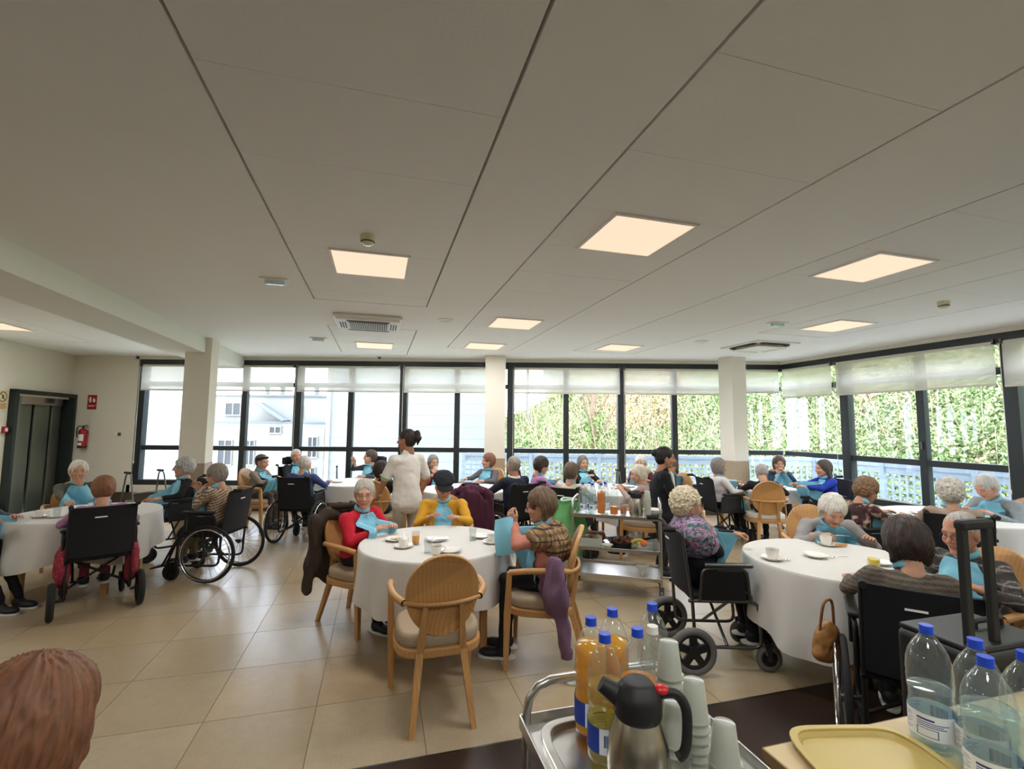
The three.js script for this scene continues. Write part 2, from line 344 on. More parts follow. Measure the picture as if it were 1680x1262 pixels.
// ceiling panels of light
function ceilingLight(u, v, label) {
  const t = thing('ceiling_light', label, 'ceiling light', [gx(u, v), CEIL, gz(u, v)], TH, 'square ceiling light panels');
  mesh('frame', [box(0.6, 0.012, 0.02, 0, -0.006, 0.29), box(0.6, 0.012, 0.02, 0, -0.006, -0.29), box(0.02, 0.012, 0.56, 0.29, -0.006, 0), box(0.02, 0.012, 0.56, -0.29, -0.006, 0)], M.white, t);
  mesh('diffuser', box(0.56, 0.006, 0.56, 0, -0.005, 0), M.diffuser, t);
  const l = new THREE.RectAreaLight(PANEL_COLOR, PANEL_POWER, 0.54, 0.54); l.position.set(0, -0.016, 0); l.rotation.x = -Math.PI / 2; t.add(l);
}
[[-0.1, 3.90, 'square lit panel below the smoke detector above the red cardigan table'], [1.64, 2.77, 'square lit panel in the second ceiling strip, above the drinks trolley side'], [3.80, 2.78, 'square lit panel in the third ceiling strip, above the shawl table'],
  [1.63, 5.68, 'square lit panel further down the second ceiling strip, before the round speaker'], [-0.1, 8.03, 'square lit panel behind the slatted air conditioner'], [5.57, 4.54, 'square lit panel beside the emergency lamp near the glazed side'],
  [3.79, 6.93, 'square lit panel at the end of the third strip, before the round-faced speaker'], [1.64, 7.50, 'square lit panel by the middle pillar head'], [-5.11, 8.02, 'square lit panel on the lift side of the beam'],
  [-0.1, -0.25, 'square lit panel at the desk end of the first strip'], [1.64, -0.3, 'square lit panel at the desk end of the second strip'], [3.80, -1.37, 'square lit panel at the desk end of the third strip'], [5.57, 0.4, 'square lit panel at the desk end of the fourth strip'], [-5.11, 3.87, 'square lit panel on the lift side, towards the door end'], [-5.11, -0.3, 'square lit panel on the lift side, at the door end']].forEach((a) => ceilingLight(...a));
function smokeDetector(u, v, label) {
  const t = thing('smoke_detector', label, 'smoke detector', [gx(u, v), CEIL, gz(u, v)]);
  mesh('base', cyl(0.052, 0.052, 0.018, 0, -0.009, 0, 24), M.cream, t);
  mesh('head', lathe([[0.05, -0.018], [0.05, -0.035], [0.043, -0.038], [0.043, -0.05], [0.03, -0.062], [0.0, -0.066]], 24), M.cream, t);
  mesh('slot', [torus(0.044, 0.004, 0, -0.043, 0, Math.PI / 2, 0, 0, 6, 24)], M.grille, t);
}
smokeDetector(-0.11, 3.30, 'round smoke detector beside a square lit panel in the first strip'); smokeDetector(5.52, 3.33, 'round smoke detector near the glazed side wall');
function emergencyLight(u, v, label) {
  const t = thing('emergency_light', label, 'emergency light', [gx(u, v), CEIL, gz(u, v)], TH, 'emergency ceiling lamps');
  mesh('plate', rbox(0.24, 0.012, 0.12, 0.005, 0, -0.006, 0), M.white, t);
  mesh('lens', rbox(0.17, 0.04, 0.06, 0.016, 0, -0.028, 0), mat('#dfeeee', 0.12, { transmission: 0.5, thickness: 0 }), t);
}
emergencyLight(-0.94, 4.58, 'clear emergency lamp beside the smoke detector strip'); emergencyLight(-0.92, 7.6, 'small emergency lamp near the windows behind air conditioner'); emergencyLight(4.72, 4.62, 'emergency lamp beside the panel near glazed side');
for (const [u, v, l] of [[0.76, 5.75, 'round ceiling speaker beside the slatted air conditioner'], [4.69, 6.0, 'round ceiling speaker beside the four-way air vent']]) {
  const t = thing('ceiling_speaker', l, 'speaker', [gx(u, v), CEIL, gz(u, v)]);
  mesh('rim', lathe([[0.10, 0], [0.10, -0.006], [0.088, -0.01], [0.085, -0.006]], 32), M.white, t); mesh('grille', cyl(0.086, 0.086, 0.004, 0, -0.005, 0, 32), M.whiteMatt, t);
}
{ // cassette with front louvre, hung below the ceiling
  const t = thing('air_conditioner', 'white ceiling air conditioner with slatted front grille', 'air conditioner', [gx(-0.155, 6.1), CEIL, gz(-0.155, 6.1)], TH);
  mesh('casing', [rbox(0.8, 0.045, 0.74, 0.02, 0, -0.022, 0), rbox(0.74, 0.05, 0.68, 0.02, 0, -0.045, 0)], M.white, t);
  mesh('intake', box(0.46, 0.006, 0.46, 0, -0.072, 0), M.grille, t);
  for (let i = 0; i < 22; i++) mesh('slat', box(0.008, 0.012, 0.44, -0.22 + i * 0.021, -0.078, 0), M.white, t);
  for (const s of [-1, 1]) for (let k = 0; k < 3; k++) mesh('side_vent', box(0.012, 0.008, 0.36 - k * 0.03, s * (0.27 + k * 0.03), -0.071, 0), M.grille, t);
  for (const s of [-1, 1]) mesh('outlet', box(0.5, 0.012, 0.03, 0, -0.07, s * 0.28), M.grille, t);
}
{
  const t = thing('air_vent', 'square four-way ceiling air vent with dark open slots', 'air conditioner', [gx(5.78, 6.03), CEIL, gz(5.78, 6.03)], TH);
  mesh('casing', [rbox(0.8, 0.02, 0.8, 0.008, 0, -0.01, 0)], M.white, t); mesh('centre_plate', rbox(0.42, 0.02, 0.42, 0.008, 0, -0.05, 0), M.white, t);
  for (let k = 0; k < 4; k++) { const g = box(0.5, 0.02, 0.075, 0, -0.022, 0.31); g.rotateY(k * Math.PI / 2); mesh('slot', g, M.grille, t); const f = box(0.48, 0.006, 0.07, 0, -0.052, 0.27, 0.35); f.rotateY(k * Math.PI / 2); mesh('flap', f, M.cream, t); }
}
{ const t = thing('sensor', 'small round sensor on the ceiling just before the window wall', 'sensor', [gx(-0.02, 9.3), CEIL, gz(-0.02, 9.3)]); mesh('base', cyl(0.05, 0.05, 0.02, 0, -0.01, 0, 18), M.white, t); mesh('dome', ball(0.03, 0, -0.025, 0), M.grille, t); }
// ---------- furniture ----------
function superEllipse(a, b, n, seg = 40) { const p = []; for (let i = 0; i < seg; i++) { const t = i / seg * 2 * Math.PI, c = Math.cos(t), s = Math.sin(t); p.push(new THREE.Vector2(a * Math.sign(c) * Math.abs(c) ** (2 / n), b * Math.sign(s) * Math.abs(s) ** (2 / n))); } return new THREE.Shape(p); }
function slabOf(shape, h, bevel, y, seg = 2) { const g = new THREE.ExtrudeGeometry(shape, { depth: h - 2 * bevel, bevelEnabled: true, bevelThickness: bevel, bevelSize: bevel, bevelOffset: -bevel, bevelSegments: seg, curveSegments: 24 }); g.rotateX(-Math.PI / 2); g.translate(0, y + bevel, 0); return g; }
function legBox(a, b, w0, w1, d0 = w0, d1 = w1) {   // tapered square leg from a (top) to b (foot)
  const P = [], q = (c, w, d) => [[c[0] - w, c[1], c[2] - d], [c[0] + w, c[1], c[2] - d], [c[0] + w, c[1], c[2] + d], [c[0] - w, c[1], c[2] + d]];
  const T = q(a, w0 / 2, d0 / 2), B = q(b, w1 / 2, d1 / 2), quad = (a, b, c, d) => P.push(...a, ...b, ...c, ...a, ...c, ...d);
  quad(T[3], T[2], T[1], T[0]); quad(B[0], B[1], B[2], B[3]);
  for (let i = 0; i < 4; i++) { const j = (i + 1) % 4; quad(T[i], T[j], B[j], B[i]); }
  const g = new THREE.BufferGeometry(); g.setAttribute('position', new THREE.BufferAttribute(new Float32Array(P), 3)); g.computeVertexNormals(); return g;
}
function makeChair(cushion) {
  const t = thing('wooden_armchair', 'chair', 'chair');
  mesh('seat', [slabOf(superEllipse(0.25, 0.235, 3.2), 0.085, 0.032, 0.405, 4)], cushion, t);
  mesh('seat_frame', slabOf(superEllipse(0.262, 0.25, 3.2), 0.05, 0.008, 0.362), M.wood, t);
  const e = new THREE.Shape(); e.absellipse(0, 0, 0.215, 0.245, 0, Math.PI * 2);
  const tilt = -0.19, zc = -0.262, yc = 0.715;
  const panel = new THREE.ExtrudeGeometry(e, { depth: 0.018, bevelEnabled: true, bevelThickness: 0.006, bevelSize: 0.006, bevelOffset: -0.006, bevelSegments: 2, curveSegments: 40 });
  { const p = panel.attributes.position; for (let i = 0; i < p.count; i++) p.setZ(i, p.getZ(i) + 0.9 * p.getX(i) ** 2); panel.computeVertexNormals(); }
  panel.translate(0, 0, -0.012); panel.rotateX(tilt); panel.translate(0, yc, zc);
  const back = mesh('backrest', panel, M.wood, t);
  const zb = (y) => zc + (y - yc) * Math.tan(tilt);
  mesh('back_rail', tube([[-0.222, 0.675, zb(0.675) + 0.03], [-0.12, 0.672, zb(0.672) - 0.018], [0, 0.67, zb(0.67) - 0.03], [0.12, 0.672, zb(0.672) - 0.018], [0.222, 0.675, zb(0.675) + 0.03]], 0.013, 20, 8), M.wood, back);
  for (const s of [-1, 1]) {
    mesh('arm', (() => { const g = tube([[s * 0.222, 0.675, zb(0.675) + 0.03], [s * 0.272, 0.69, -0.12], [s * 0.285, 0.685, 0.06], [s * 0.272, 0.665, 0.2]], 0.021, 20, 8); return g; })(), M.wood, t);
    mesh('leg', [legBox([s * 0.272, 0.67, 0.2], [s * 0.262, 0.38, 0.215], 0.034, 0.044), legBox([s * 0.262, 0.40, 0.215], [s * 0.255, 0, 0.225], 0.044, 0.03)], M.wood, t);
    mesh('leg', [legBox([s * 0.105, 0.66, zb(0.66) - 0.02], [s * 0.125, 0.38, -0.222], 0.026, 0.042), legBox([s * 0.125, 0.40, -0.222], [s * 0.172, 0, -0.335], 0.042, 0.03)], M.wood, t);
  }
  return t;
}
function wheel(r, tyre, spokes, tyreMat, rimMat) {   // a wheel in the yz plane
  const g = { tyre: torus(r - tyre, tyre, 0, 0, 0, 0, Math.PI / 2, 0, 8, 40), rim: [] };
  g.rim.push(torus(r - 2.1 * tyre, tyre * 0.55, 0, 0, 0, 0, Math.PI / 2, 0, 6, 40), cyl(tyre * 1.6, tyre * 1.6, 0.05, 0, 0, 0, 14, 0, 0, Math.PI / 2));
  if (spokes > 6) for (let i = 0; i < spokes; i++) { const a = i / spokes * 2 * Math.PI, s = (i % 2 ? 1 : -1) * 0.02; g.rim.push(bar([s, 0, 0], [0, (r - 2 * tyre) * Math.cos(a), (r - 2 * tyre) * Math.sin(a)], 0.0016, 4)); }
  else for (let i = 0; i < spokes; i++) { const a = i / spokes * 2 * Math.PI; g.rim.push((() => { const q = box(0.022, r - tyre * 2, tyre * 1.9, 0, (r - tyre) / 2, 0); q.rotateX(a); return q; })()); }
  return g;
}
function makeWheelchair(big, opt = {}) {
  const t = thing('wheelchair', 'wheelchair', 'wheelchair'), w = 0.225, fm = opt.frame || M.black, tyreM = opt.tyre || M.rubber;
  mesh('seat', rbox(0.44, 0.06, 0.43, 0.02, 0, 0.485, 0.0), M.blackFabric, t);
  const top = opt.high ? 1.12 : 0.94, br = (y) => -0.215 - (y - 0.48) * 0.14;
  { // sling backrest: bowed sheet with thickness
    const g = new THREE.BoxGeometry(0.44, top - 0.5, 0.025, 10, 8, 1), p = g.attributes.position;
    for (let i = 0; i < p.count; i++) { const y = p.getY(i) + (top + 0.5) / 2, x = p.getX(i); p.setXYZ(i, x, y, p.getZ(i) + br(y) - 0.03 * (1 - (x / 0.22) ** 2)); }
    g.computeVertexNormals(); const b = mesh('backrest', g, M.blackFabric, t);
    mesh('back_label', box(0.085, 0.01, 0.003, 0.02, top - 0.09, br(top - 0.09) - 0.045, 0.14), M.paper, b);
  }
  for (const s of [-1, 1]) {
    const x = s * w;
    mesh('push_handle', [polytube([[x, 0.48, br(0.48)], [x, top + 0.01, br(top)], [x, top + 0.02, br(top) - 0.12]], 0.012, 8, 0.05)], fm, t);
    mesh('handle_grip', bar([x, top + 0.02, br(top) - 0.045], [x, top + 0.02, br(top) - 0.135], 0.018, 10), M.rubber, t);
    mesh('side_frame', [polytube([[x, 0.47, -0.24], [x, 0.47, 0.24], [x, 0.16, 0.36]], 0.0125, 8, 0.06), polytube([[x, 0.48, br(0.48)], [x, 0.16, -0.2], [x, 0.16, 0.26], [x, 0.46, 0.24]], 0.0125, 8, 0.06), bar([x, 0.46, 0.02], [-x, 0.17, 0.02], 0.011), bar([x, 0.2, 0.27], [x, 0.1, 0.3], 0.012)], fm, t);
    mesh('armrest', [rbox(0.055, 0.03, 0.34, 0.013, s * (w + 0.025), 0.725, 0.03), polytube([[s * (w + 0.025), 0.48, -0.17], [s * (w + 0.025), 0.70, -0.15], [s * (w + 0.025), 0.70, 0.16], [s * (w + 0.025), 0.48, 0.18]], 0.011, 8, 0.05)], fm, t);
    mesh('side_panel', rbox(0.008, 0.2, 0.3, 0.003, s * (w + 0.012), 0.58, 0.0), M.black, t);
    const R = big ? 0.3 : 0.16, zr = big ? -0.12 : -0.24, g = wheel(R, big ? 0.016 : 0.026, big ? 24 : 5);
    const ty = mesh('wheel', g.tyre, tyreM, t); ty.position.set(s * (w + 0.075), R, zr); mesh('rim', g.rim, big ? M.steelDark : M.black, ty);
    if (big) { const pr = torus(0.262, 0.008, s * 0.04, 0, 0, 0, Math.PI / 2, 0, 6, 40); mesh('push_rim', pr, M.chrome, ty); }
    mesh('axle', bar([s * w, R + (big ? 0.02 : 0), zr], [s * (w + 0.07), R, zr], 0.012), fm, t);
    const c = wheel(0.09, 0.02, 5), ct = mesh('caster', c.tyre, tyreM, t); ct.position.set(s * (w - 0.01), 0.09, 0.31); mesh('rim', c.rim, M.black, ct);
    mesh('caster_fork', [box(0.008, 0.11, 0.03, s * (w - 0.01) + 0.025, 0.13, 0.305), box(0.008, 0.11, 0.03, s * (w - 0.01) - 0.025, 0.13, 0.305), box(0.06, 0.012, 0.035, s * (w - 0.01), 0.19, 0.3)], fm, t);
    mesh('footrest', [polytube([[x, 0.46, 0.24], [s * 0.17, 0.4, 0.31], [s * 0.15, 0.13, 0.46]], 0.011, 8, 0.06), rbox(0.14, 0.014, 0.16, 0.005, s * 0.1, 0.12, 0.5, 0.2)], fm, t);
  }
  if (opt.head) {
    const hm = mesh('headrest', [rbox(0.26, 0.14, 0.06, 0.028, 0, top + 0.1, br(top) + 0.0), rbox(0.05, 0.12, 0.12, 0.02, 0.15, top + 0.1, br(top) + 0.05), rbox(0.05, 0.12, 0.12, 0.02, -0.15, top + 0.1, br(top) + 0.05)], M.blackFabric, t);
    mesh('headrest_stem', bar([0, top - 0.1, br(top) - 0.04], [0, top + 0.1, br(top) - 0.03], 0.012), fm, t);
  }
  return t;
}
const chairA = makeChair(M.cushion), chairPale = makeChair(M.cushionPale), wcBig = makeWheelchair(true), wcSmall = makeWheelchair(false), wcGrey = makeWheelchair(false, { tyre: M.greyRubber, frame: M.steelDark }), wcHead = makeWheelchair(false, { high: false, head: true });
for (const o of [chairA, chairPale, wcBig, wcSmall, wcGrey, wcHead]) { scene.remove(o); used.delete(o.name.replace(/_\d{3}$/, '')); o.name = o.name.replace(/_\d{3}$/, ''); }
const SEATS = { chair: chairA, pale: chairPale, big: wcBig, small: wcSmall, grey: wcGrey, head: wcHead };
function seatAt(kind, x, z, yawDeg, label) { const g = kind === 'chair' || kind === 'pale' ? null : null; return dup(SEATS[kind], [x, 0, z], yawDeg * D2R, label, g); }

// tables and cloths
function roundTable(x, z, r, label, clothLabel, drop = 0.36, seed = 1, amp = 0.03) {
  const t = thing('round_table', label, 'table', [x, 0, z], TH);
  mesh('tabletop', cyl(r - 0.01, r - 0.01, 0.03, 0, 0.728, 0, 48), M.wood, t);
  for (const [a, b] of [[1, 1], [1, -1], [-1, 1], [-1, -1]]) mesh('leg', legBox([a * r * 0.55, 0.715, b * r * 0.55], [a * r * 0.55, 0, b * r * 0.55], 0.055, 0.05), M.wood, t);
  // cloth: flat on top, rolled over the rim, falling in soft folds; a closed sheet with two faces
  const R = rng(seed), N = 96, ph = [R() * 6, R() * 6, R() * 6], prof = [];
  for (let i = 0; i <= 5; i++) prof.push([r * i / 5 * 0.985, 0.75, 0]);
  prof.push([r * 1.0, 0.7485, 0], [r * 1.008, 0.742, 0.02]);
  for (let i = 1; i <= 9; i++) prof.push([r * 1.012, 0.742 - i / 9, i / 9]);
  const shape = (off) => { const P = [];
    for (const [pr, py, f] of prof) for (let k = 0; k <= N; k++) {
      const a = k / N * 2 * Math.PI;
      const wv = 0.5 + 0.5 * Math.sin(11 * a + ph[0] + 1.3 * Math.sin(3 * a + ph[1])), w2 = Math.sin(5 * a + ph[2]);
      const hem = drop * (1 + 0.1 * Math.sin(4 * a + ph[1]) + 0.03 * w2);
      const rr = pr + f * (amp * (1.6 * wv - 0.25) + 0.012 * w2 + 0.012) - (f > 0 ? off : 0);
      P.push([rr * Math.cos(a), f > 0 ? 0.742 - f * hem : py - off, rr * Math.sin(a)]);
    } return P; };
  const A = shape(0), B = shape(0.0025), rows = prof.length, pos = [], idx = [], at = (s, i, k) => s * rows * (N + 1) + i * (N + 1) + k;
  for (const p of [...A, ...B]) pos.push(...p);
  for (let i = 0; i < rows - 1; i++) for (let k = 0; k < N; k++) {
    idx.push(at(0, i, k), at(0, i + 1, k + 1), at(0, i + 1, k), at(0, i, k), at(0, i, k + 1), at(0, i + 1, k + 1));
    idx.push(at(1, i, k), at(1, i + 1, k), at(1, i + 1, k + 1), at(1, i, k), at(1, i + 1, k + 1), at(1, i, k + 1));
  }
  for (let k = 0; k < N; k++) idx.push(at(0, rows - 1, k), at(0, rows - 1, k + 1), at(1, rows - 1, k + 1), at(0, rows - 1, k), at(1, rows - 1, k + 1), at(1, rows - 1, k));
  const g = new THREE.BufferGeometry(); g.setAttribute('position', new THREE.BufferAttribute(new Float32Array(pos), 3)); g.setIndex(idx); g.computeVertexNormals();
  const uv = new Float32Array(pos.length / 3 * 2); for (let i = 0; i < pos.length / 3; i++) { uv[2 * i] = pos[3 * i]; uv[2 * i + 1] = pos[3 * i + 2] + pos[3 * i + 1]; } g.setAttribute('uv', new THREE.BufferAttribute(uv, 2));
  const o = raw(numbered('tablecloth'), g, M.cloth); o.position.set(x, 0, z); o.userData = { label: clothLabel, category: 'tablecloth' };
}
function squareTable(x, z, s, turn, label, clothLabel) {
  const t = thing('square_table', label, 'table', [x, 0, z], turn), h = s / 2;
  mesh('tabletop', rbox(s, 0.03, s, 0.008, 0, 0.728, 0), M.wood, t);
  for (const [a, b] of [[1, 1], [1, -1], [-1, 1], [-1, -1]]) mesh('leg', legBox([a * (h - 0.05), 0.715, b * (h - 0.05)], [a * (h - 0.05), 0, b * (h - 0.05)], 0.07, 0.065), M.wood, t);
  const N = 44, L = 0.2, g = new THREE.PlaneGeometry(s + 2 * L, s + 2 * L, N, N); g.rotateX(-Math.PI / 2);
  const p = g.attributes.position;
  for (let i = 0; i < p.count; i++) {
    const X = p.getX(i), Z = p.getZ(i), ox = Math.max(0, Math.abs(X) - h), oz = Math.max(0, Math.abs(Z) - h), o = Math.hypot(ox, oz);
    let nx = Math.sign(X) * Math.min(Math.abs(X), h), nz = Math.sign(Z) * Math.min(Math.abs(Z), h), y = 0.751;
    if (o > 0) { const k = 0.012 + 0.025 * (0.5 + 0.5 * Math.sin((X - Z) * 17)) * o / L + (ox > 0 && oz > 0 ? 0.3 * Math.min(ox, oz) : 0); nx += Math.sign(X) * (ox > 0 ? k : 0); nz += Math.sign(Z) * (oz > 0 ? k : 0); y -= Math.max(0, Math.max(ox, oz) + 0.35 * Math.min(ox, oz) - 0.004); }
    p.setXYZ(i, nx, y, nz);
  }
  g.computeVertexNormals();
  const back = g.clone(); { const q = back.attributes.position, n = back.attributes.normal; for (let i = 0; i < q.count; i++) q.setXYZ(i, q.getX(i) - n.getX(i) * 0.0025, q.getY(i) - n.getY(i) * 0.0025, q.getZ(i) - n.getZ(i) * 0.0025); const ix = back.index.array; for (let i = 0; i < ix.length; i += 3) { const a = ix[i]; ix[i] = ix[i + 1]; ix[i + 1] = a; } }
  const o = mesh(numbered('tablecloth'), [g, back], M.cloth); o.position.set(x, 0, z); o.rotation.y = turn; o.userData = { label: clothLabel, category: 'tablecloth' };
}
// crockery
const TOP = 0.7535;
const cupShape = lathe([[0, 0.004], [0.022, 0.004], [0.022, 0], [0.026, 0], [0.032, 0.012], [0.038, 0.04], [0.040, 0.062], [0.0375, 0.062], [0.035, 0.04], [0.029, 0.014], [0, 0.01]], 24);
const cupHandle = () => tube([[0.037, 0.05, 0], [0.058, 0.05, 0], [0.06, 0.03, 0], [0.034, 0.018, 0]], 0.0045, 14, 6);
const plateShape = (r) => lathe([[0, 0.004], [r * 0.55, 0.004], [r * 0.56, 0.0], [r * 0.62, 0.0], [r, 0.016], [r, 0.019], [r * 0.62, 0.007], [r * 0.5, 0.007], [0, 0.007]], 36);
const glassShape = (r, h) => lathe([[0, 0.0], [r * 0.82, 0.0], [r, h], [r - 0.0018, h], [r * 0.8, 0.006], [0, 0.006]], 24);
function cup(x, z, turn, label, full, y = TOP, scale = 1) {
  const t = thing('coffee_cup', label, 'cup', [x, y, z], turn); t.scale.setScalar(scale);
  mesh('bowl', cupShape, M.china, t); mesh('handle', cupHandle(), M.china, t);
  if (full) mesh('coffee', cyl(0.0355, 0.034, 0.004, 0, 0.047, 0, 24), M.coffee, t);
}
const saucer = (x, z, label, y = TOP) => one('saucer', plateShape(0.075), M.china, label, 'saucer', [x, y, z]);
const plate = (x, z, label, r = 0.09, y = TOP) => one('plate', plateShape(r), M.china, label, 'plate', [x, y, z]);
function glass(x, z, label, fill = 0, m = M.juice, y = TOP, r = 0.033, h = 0.1) {
  const t = thing('drinking_glass', label, 'glass', [x, y, z]);
  mesh('tumbler', glassShape(r, h), M.clearPlastic, t);
  if (fill) mesh('drink', cyl(r * (0.8 + 0.19 * fill), r * 0.79, h * fill, 0, 0.007 + h * fill / 2, 0, 24), m, t);
}
function spoon(x, z, turn, label, y = TOP + 0.004) {
  const t = thing('teaspoon', label, 'spoon', [x, y, z], turn); mesh('bowl', ball(0.013, 0, 0.002, 0, 1, 0.25, 1.5, 12), M.chrome, t); mesh('handle', tube([[0, 0.002, 0.015], [0, 0.004, 0.05], [0, 0.003, 0.11]], 0.0022, 10, 5), M.chrome, t);
}
function bread(x, z, turn, label, y = TOP + 0.012, m = mat('#c98a4a', 0.8)) { one('biscuit', rbox(0.09, 0.016, 0.032, 0.007, 0, 0.004, 0), m, label, 'biscuit', [x, y, z], turn); }

// bottles
const labelTex = (() => { const c = document.createElement('canvas'); c.width = 512; c.height = 128; const q = c.getContext('2d'); q.fillStyle = '#e9edf2'; q.fillRect(0, 0, 512, 128); q.fillStyle = '#1d3f9e'; q.fillRect(330, 0, 90, 128); const R = rng(9); q.fillStyle = '#55606e'; for (let i = 0; i < 160; i++) q.fillRect(10 + R() * 150, 20 + Math.floor(R() * 11) * 9, 4 + R() * 14, 3); q.fillStyle = '#2b3f7a'; q.fillRect(190, 22, 60, 10); q.fillRect(190, 40, 110, 4); q.fillRect(190, 50, 90, 4); q.fillRect(190, 60, 100, 4); q.strokeStyle = '#2b3f7a'; q.lineWidth = 3; q.strokeRect(190, 74, 70, 40); for (let i = 0; i < 26; i++) q.fillRect(440 + i * 2.4, 30, 1 + R() * 1.4, 60); const t = new THREE.CanvasTexture(c); t.colorSpace = THREE.SRGBColorSpace; t.wrapS = THREE.RepeatWrapping; return t; })();
M.label = mat('#ffffff', 0.6, { map: labelTex }); M.blueCap = mat('#1d49c8', 0.4); M.whiteCap = mat('#e8e4da', 0.5); M.blackCap = mat('#1c1d22', 0.5);
M.pet = mat('#f2f7f8', 0.03, { transmission: 0.96, thickness: 0, ior: 1.5 }); M.water = mat('#eef6f6', 0.02, { transmission: 0.9, thickness: 0, ior: 1.33 });
M.orangeDrink = mat('#ef8a10', 0.12, { transmission: 0.3, thickness: 0 }); M.yellowDrink = mat('#ffb700', 0.12, { transmission: 0.35, thickness: 0 }); M.limeDrink = mat('#fff2a0', 0.05, { transmission: 0.88, thickness: 0 });
const bottleProfile = (r, h) => { const p = [[0, 0.008 * h], [r * 0.5, 0.0], [r * 0.85, 0], [r, 0.04 * h]]; for (let i = 0; i <= 26; i++) { const y = 0.06 + i / 26 * 0.6, ring = y > 0.36 ? 0.03 * Math.sin(i * 2.1) : 0; p.push([r * (1 - 0.07 * Math.exp(-(((y - 0.42) / 0.06) ** 2)) + ring * 0.6), y * h]); } p.push([r * 0.97, 0.72 * h], [r * 0.86, 0.79 * h], [r * 0.66, 0.86 * h], [r * 0.42, 0.915 * h], [r * 0.31, 0.94 * h], [r * 0.3, 0.985 * h]); return p; };
const BOTTLE = {};
function bottle(x, y, z, turn, label, o = {}) {
  const r = o.r ?? 0.046, h = o.h ?? 0.31, k = r + '_' + h; const prof = bottleProfile(r, h);
  BOTTLE[k] ??= lathe(prof, 30);
  const t = thing('plastic_bottle', label, 'bottle', [x, y, z], turn);
  if (o.bend) t.rotation.z = o.bend;
  raw('bottle_body', BOTTLE[k], M.pet, t);
  const cp = mesh('cap', [cyl(0.0155, 0.0155, 0.02, 0, h * 0.985, 0, 20), cyl(0.0165, 0.0165, 0.004, 0, h * 0.955, 0, 20)], o.cap || M.blueCap, t);
  if (o.fill) { const q = [[0, 0.012 * h]]; for (const [a, b] of prof) if (b > 0.02 * h && b < o.fill * h) q.push([Math.max(0.002, a - 0.0022), b]); q.push([0.001, o.fill * h]); mesh('drink', lathe(q, 26), o.liquid || M.water, t); }
  if (o.label !== false) { const g = new THREE.CylinderGeometry(r + 0.0006, r + 0.0006, h * 0.2, 30, 1, true); g.translate(0, h * (o.labelAt ?? 0.22), 0); mesh('label', g, M.label, t, true); }
  return t;
}
function thermos(x, y, z, turn, label, s = 1) {
  const t = thing('vacuum_jug', label, 'jug', [x, y, z], turn); t.scale.setScalar(s);
  mesh('body', lathe([[0, 0], [0.062, 0], [0.066, 0.006], [0.071, 0.05], [0.072, 0.09], [0.066, 0.14], [0.054, 0.18], [0.05, 0.19]], 40), mat('#b9b3a6', 0.26, { metalness: 1 }), t);
  const lid = mesh('lid', lathe([[0.052, 0.183], [0.055, 0.192], [0.055, 0.225], [0.05, 0.24], [0.036, 0.256], [0.03, 0.262], [0, 0.264]], 36), M.black, t);
  mesh('spout', [(() => { const g = new THREE.CylinderGeometry(0.017, 0.026, 0.06, 16); g.rotateZ(1.05); g.translate(-0.058, 0.232, 0); return g; })()], M.black, t);
  mesh('handle', tube([[0.045, 0.235, 0], [0.085, 0.238, 0], [0.108, 0.205, 0], [0.108, 0.14, 0], [0.1, 0.11, 0], [0.088, 0.1, 0]], 0.0115, 24, 8), M.black, t);
  mesh('button', ball(0.016, 0.052, 0.245, 0, 1.25, 0.7, 1, 14), mat('#c01414', 0.35), t);
  return t;
}
function cupStack(x, y, z, n, groupLabel, s = 1) {
  const g = lathe([[0, 0], [0.024, 0], [0.033, 0.082], [0.0375, 0.083], [0.0375, 0.089], [0.033, 0.088], [0.023, 0.003], [0, 0.003]], 24);
  for (let i = 0; i < n; i++) { const o = raw(numbered('plastic_cup'), g, M.cupPlastic); o.position.set(x, y + i * 0.022, z); o.rotation.x = Math.PI; o.position.y += 0.089; o.userData = { label: groupLabel.replace('cups', 'cup').replace('cup stacked', 'cup in the stack'), category: 'cup', group: groupLabel }; }
}
// steel serving trolley; origin under its middle, long side along local x
function trolley(x, z, turn, label, w, d, shelves, handles, up) {
  const t = thing('serving_trolley', label, 'trolley', [x, 0, z], turn);
  shelves.forEach((y) => { const s = mesh('shelf', [box(w, 0.004, d, 0, y, 0)], M.steel, t);
    mesh('shelf_rim', [rbox(w, 0.035, 0.006, 0.002, 0, y + 0.008, d / 2), rbox(w, 0.035, 0.006, 0.002, 0, y + 0.008, -d / 2), rbox(0.006, 0.035, d, 0.002, w / 2, y + 0.008, 0), rbox(0.006, 0.035, d, 0.002, -w / 2, y + 0.008, 0)], M.steel, s); });
  const top = Math.max(...shelves) + up;
  for (const s of [-1, 1]) {
    mesh('handle_frame', polytube([[s * w / 2, 0.14, d / 2 - 0.02], [s * w / 2, top, d / 2 - 0.02], [s * w / 2, top, -d / 2 + 0.02], [s * w / 2, 0.14, -d / 2 + 0.02]], 0.0125, 10, 0.09, 6), M.steel, t);
    for (const q of [-1, 1]) { const c = wheel(0.055, 0.013, 5), o = mesh('caster', c.tyre, M.greyRubber, t); o.position.set(s * w / 2, 0.055, q * (d / 2 - 0.02)); mesh('rim', c.rim, M.steelDark, o); mesh('caster_fork', [box(0.045, 0.09, 0.03, s * w / 2, 0.1, q * (d / 2 - 0.02))], M.steelDark, t); }
  }
  return t;
}
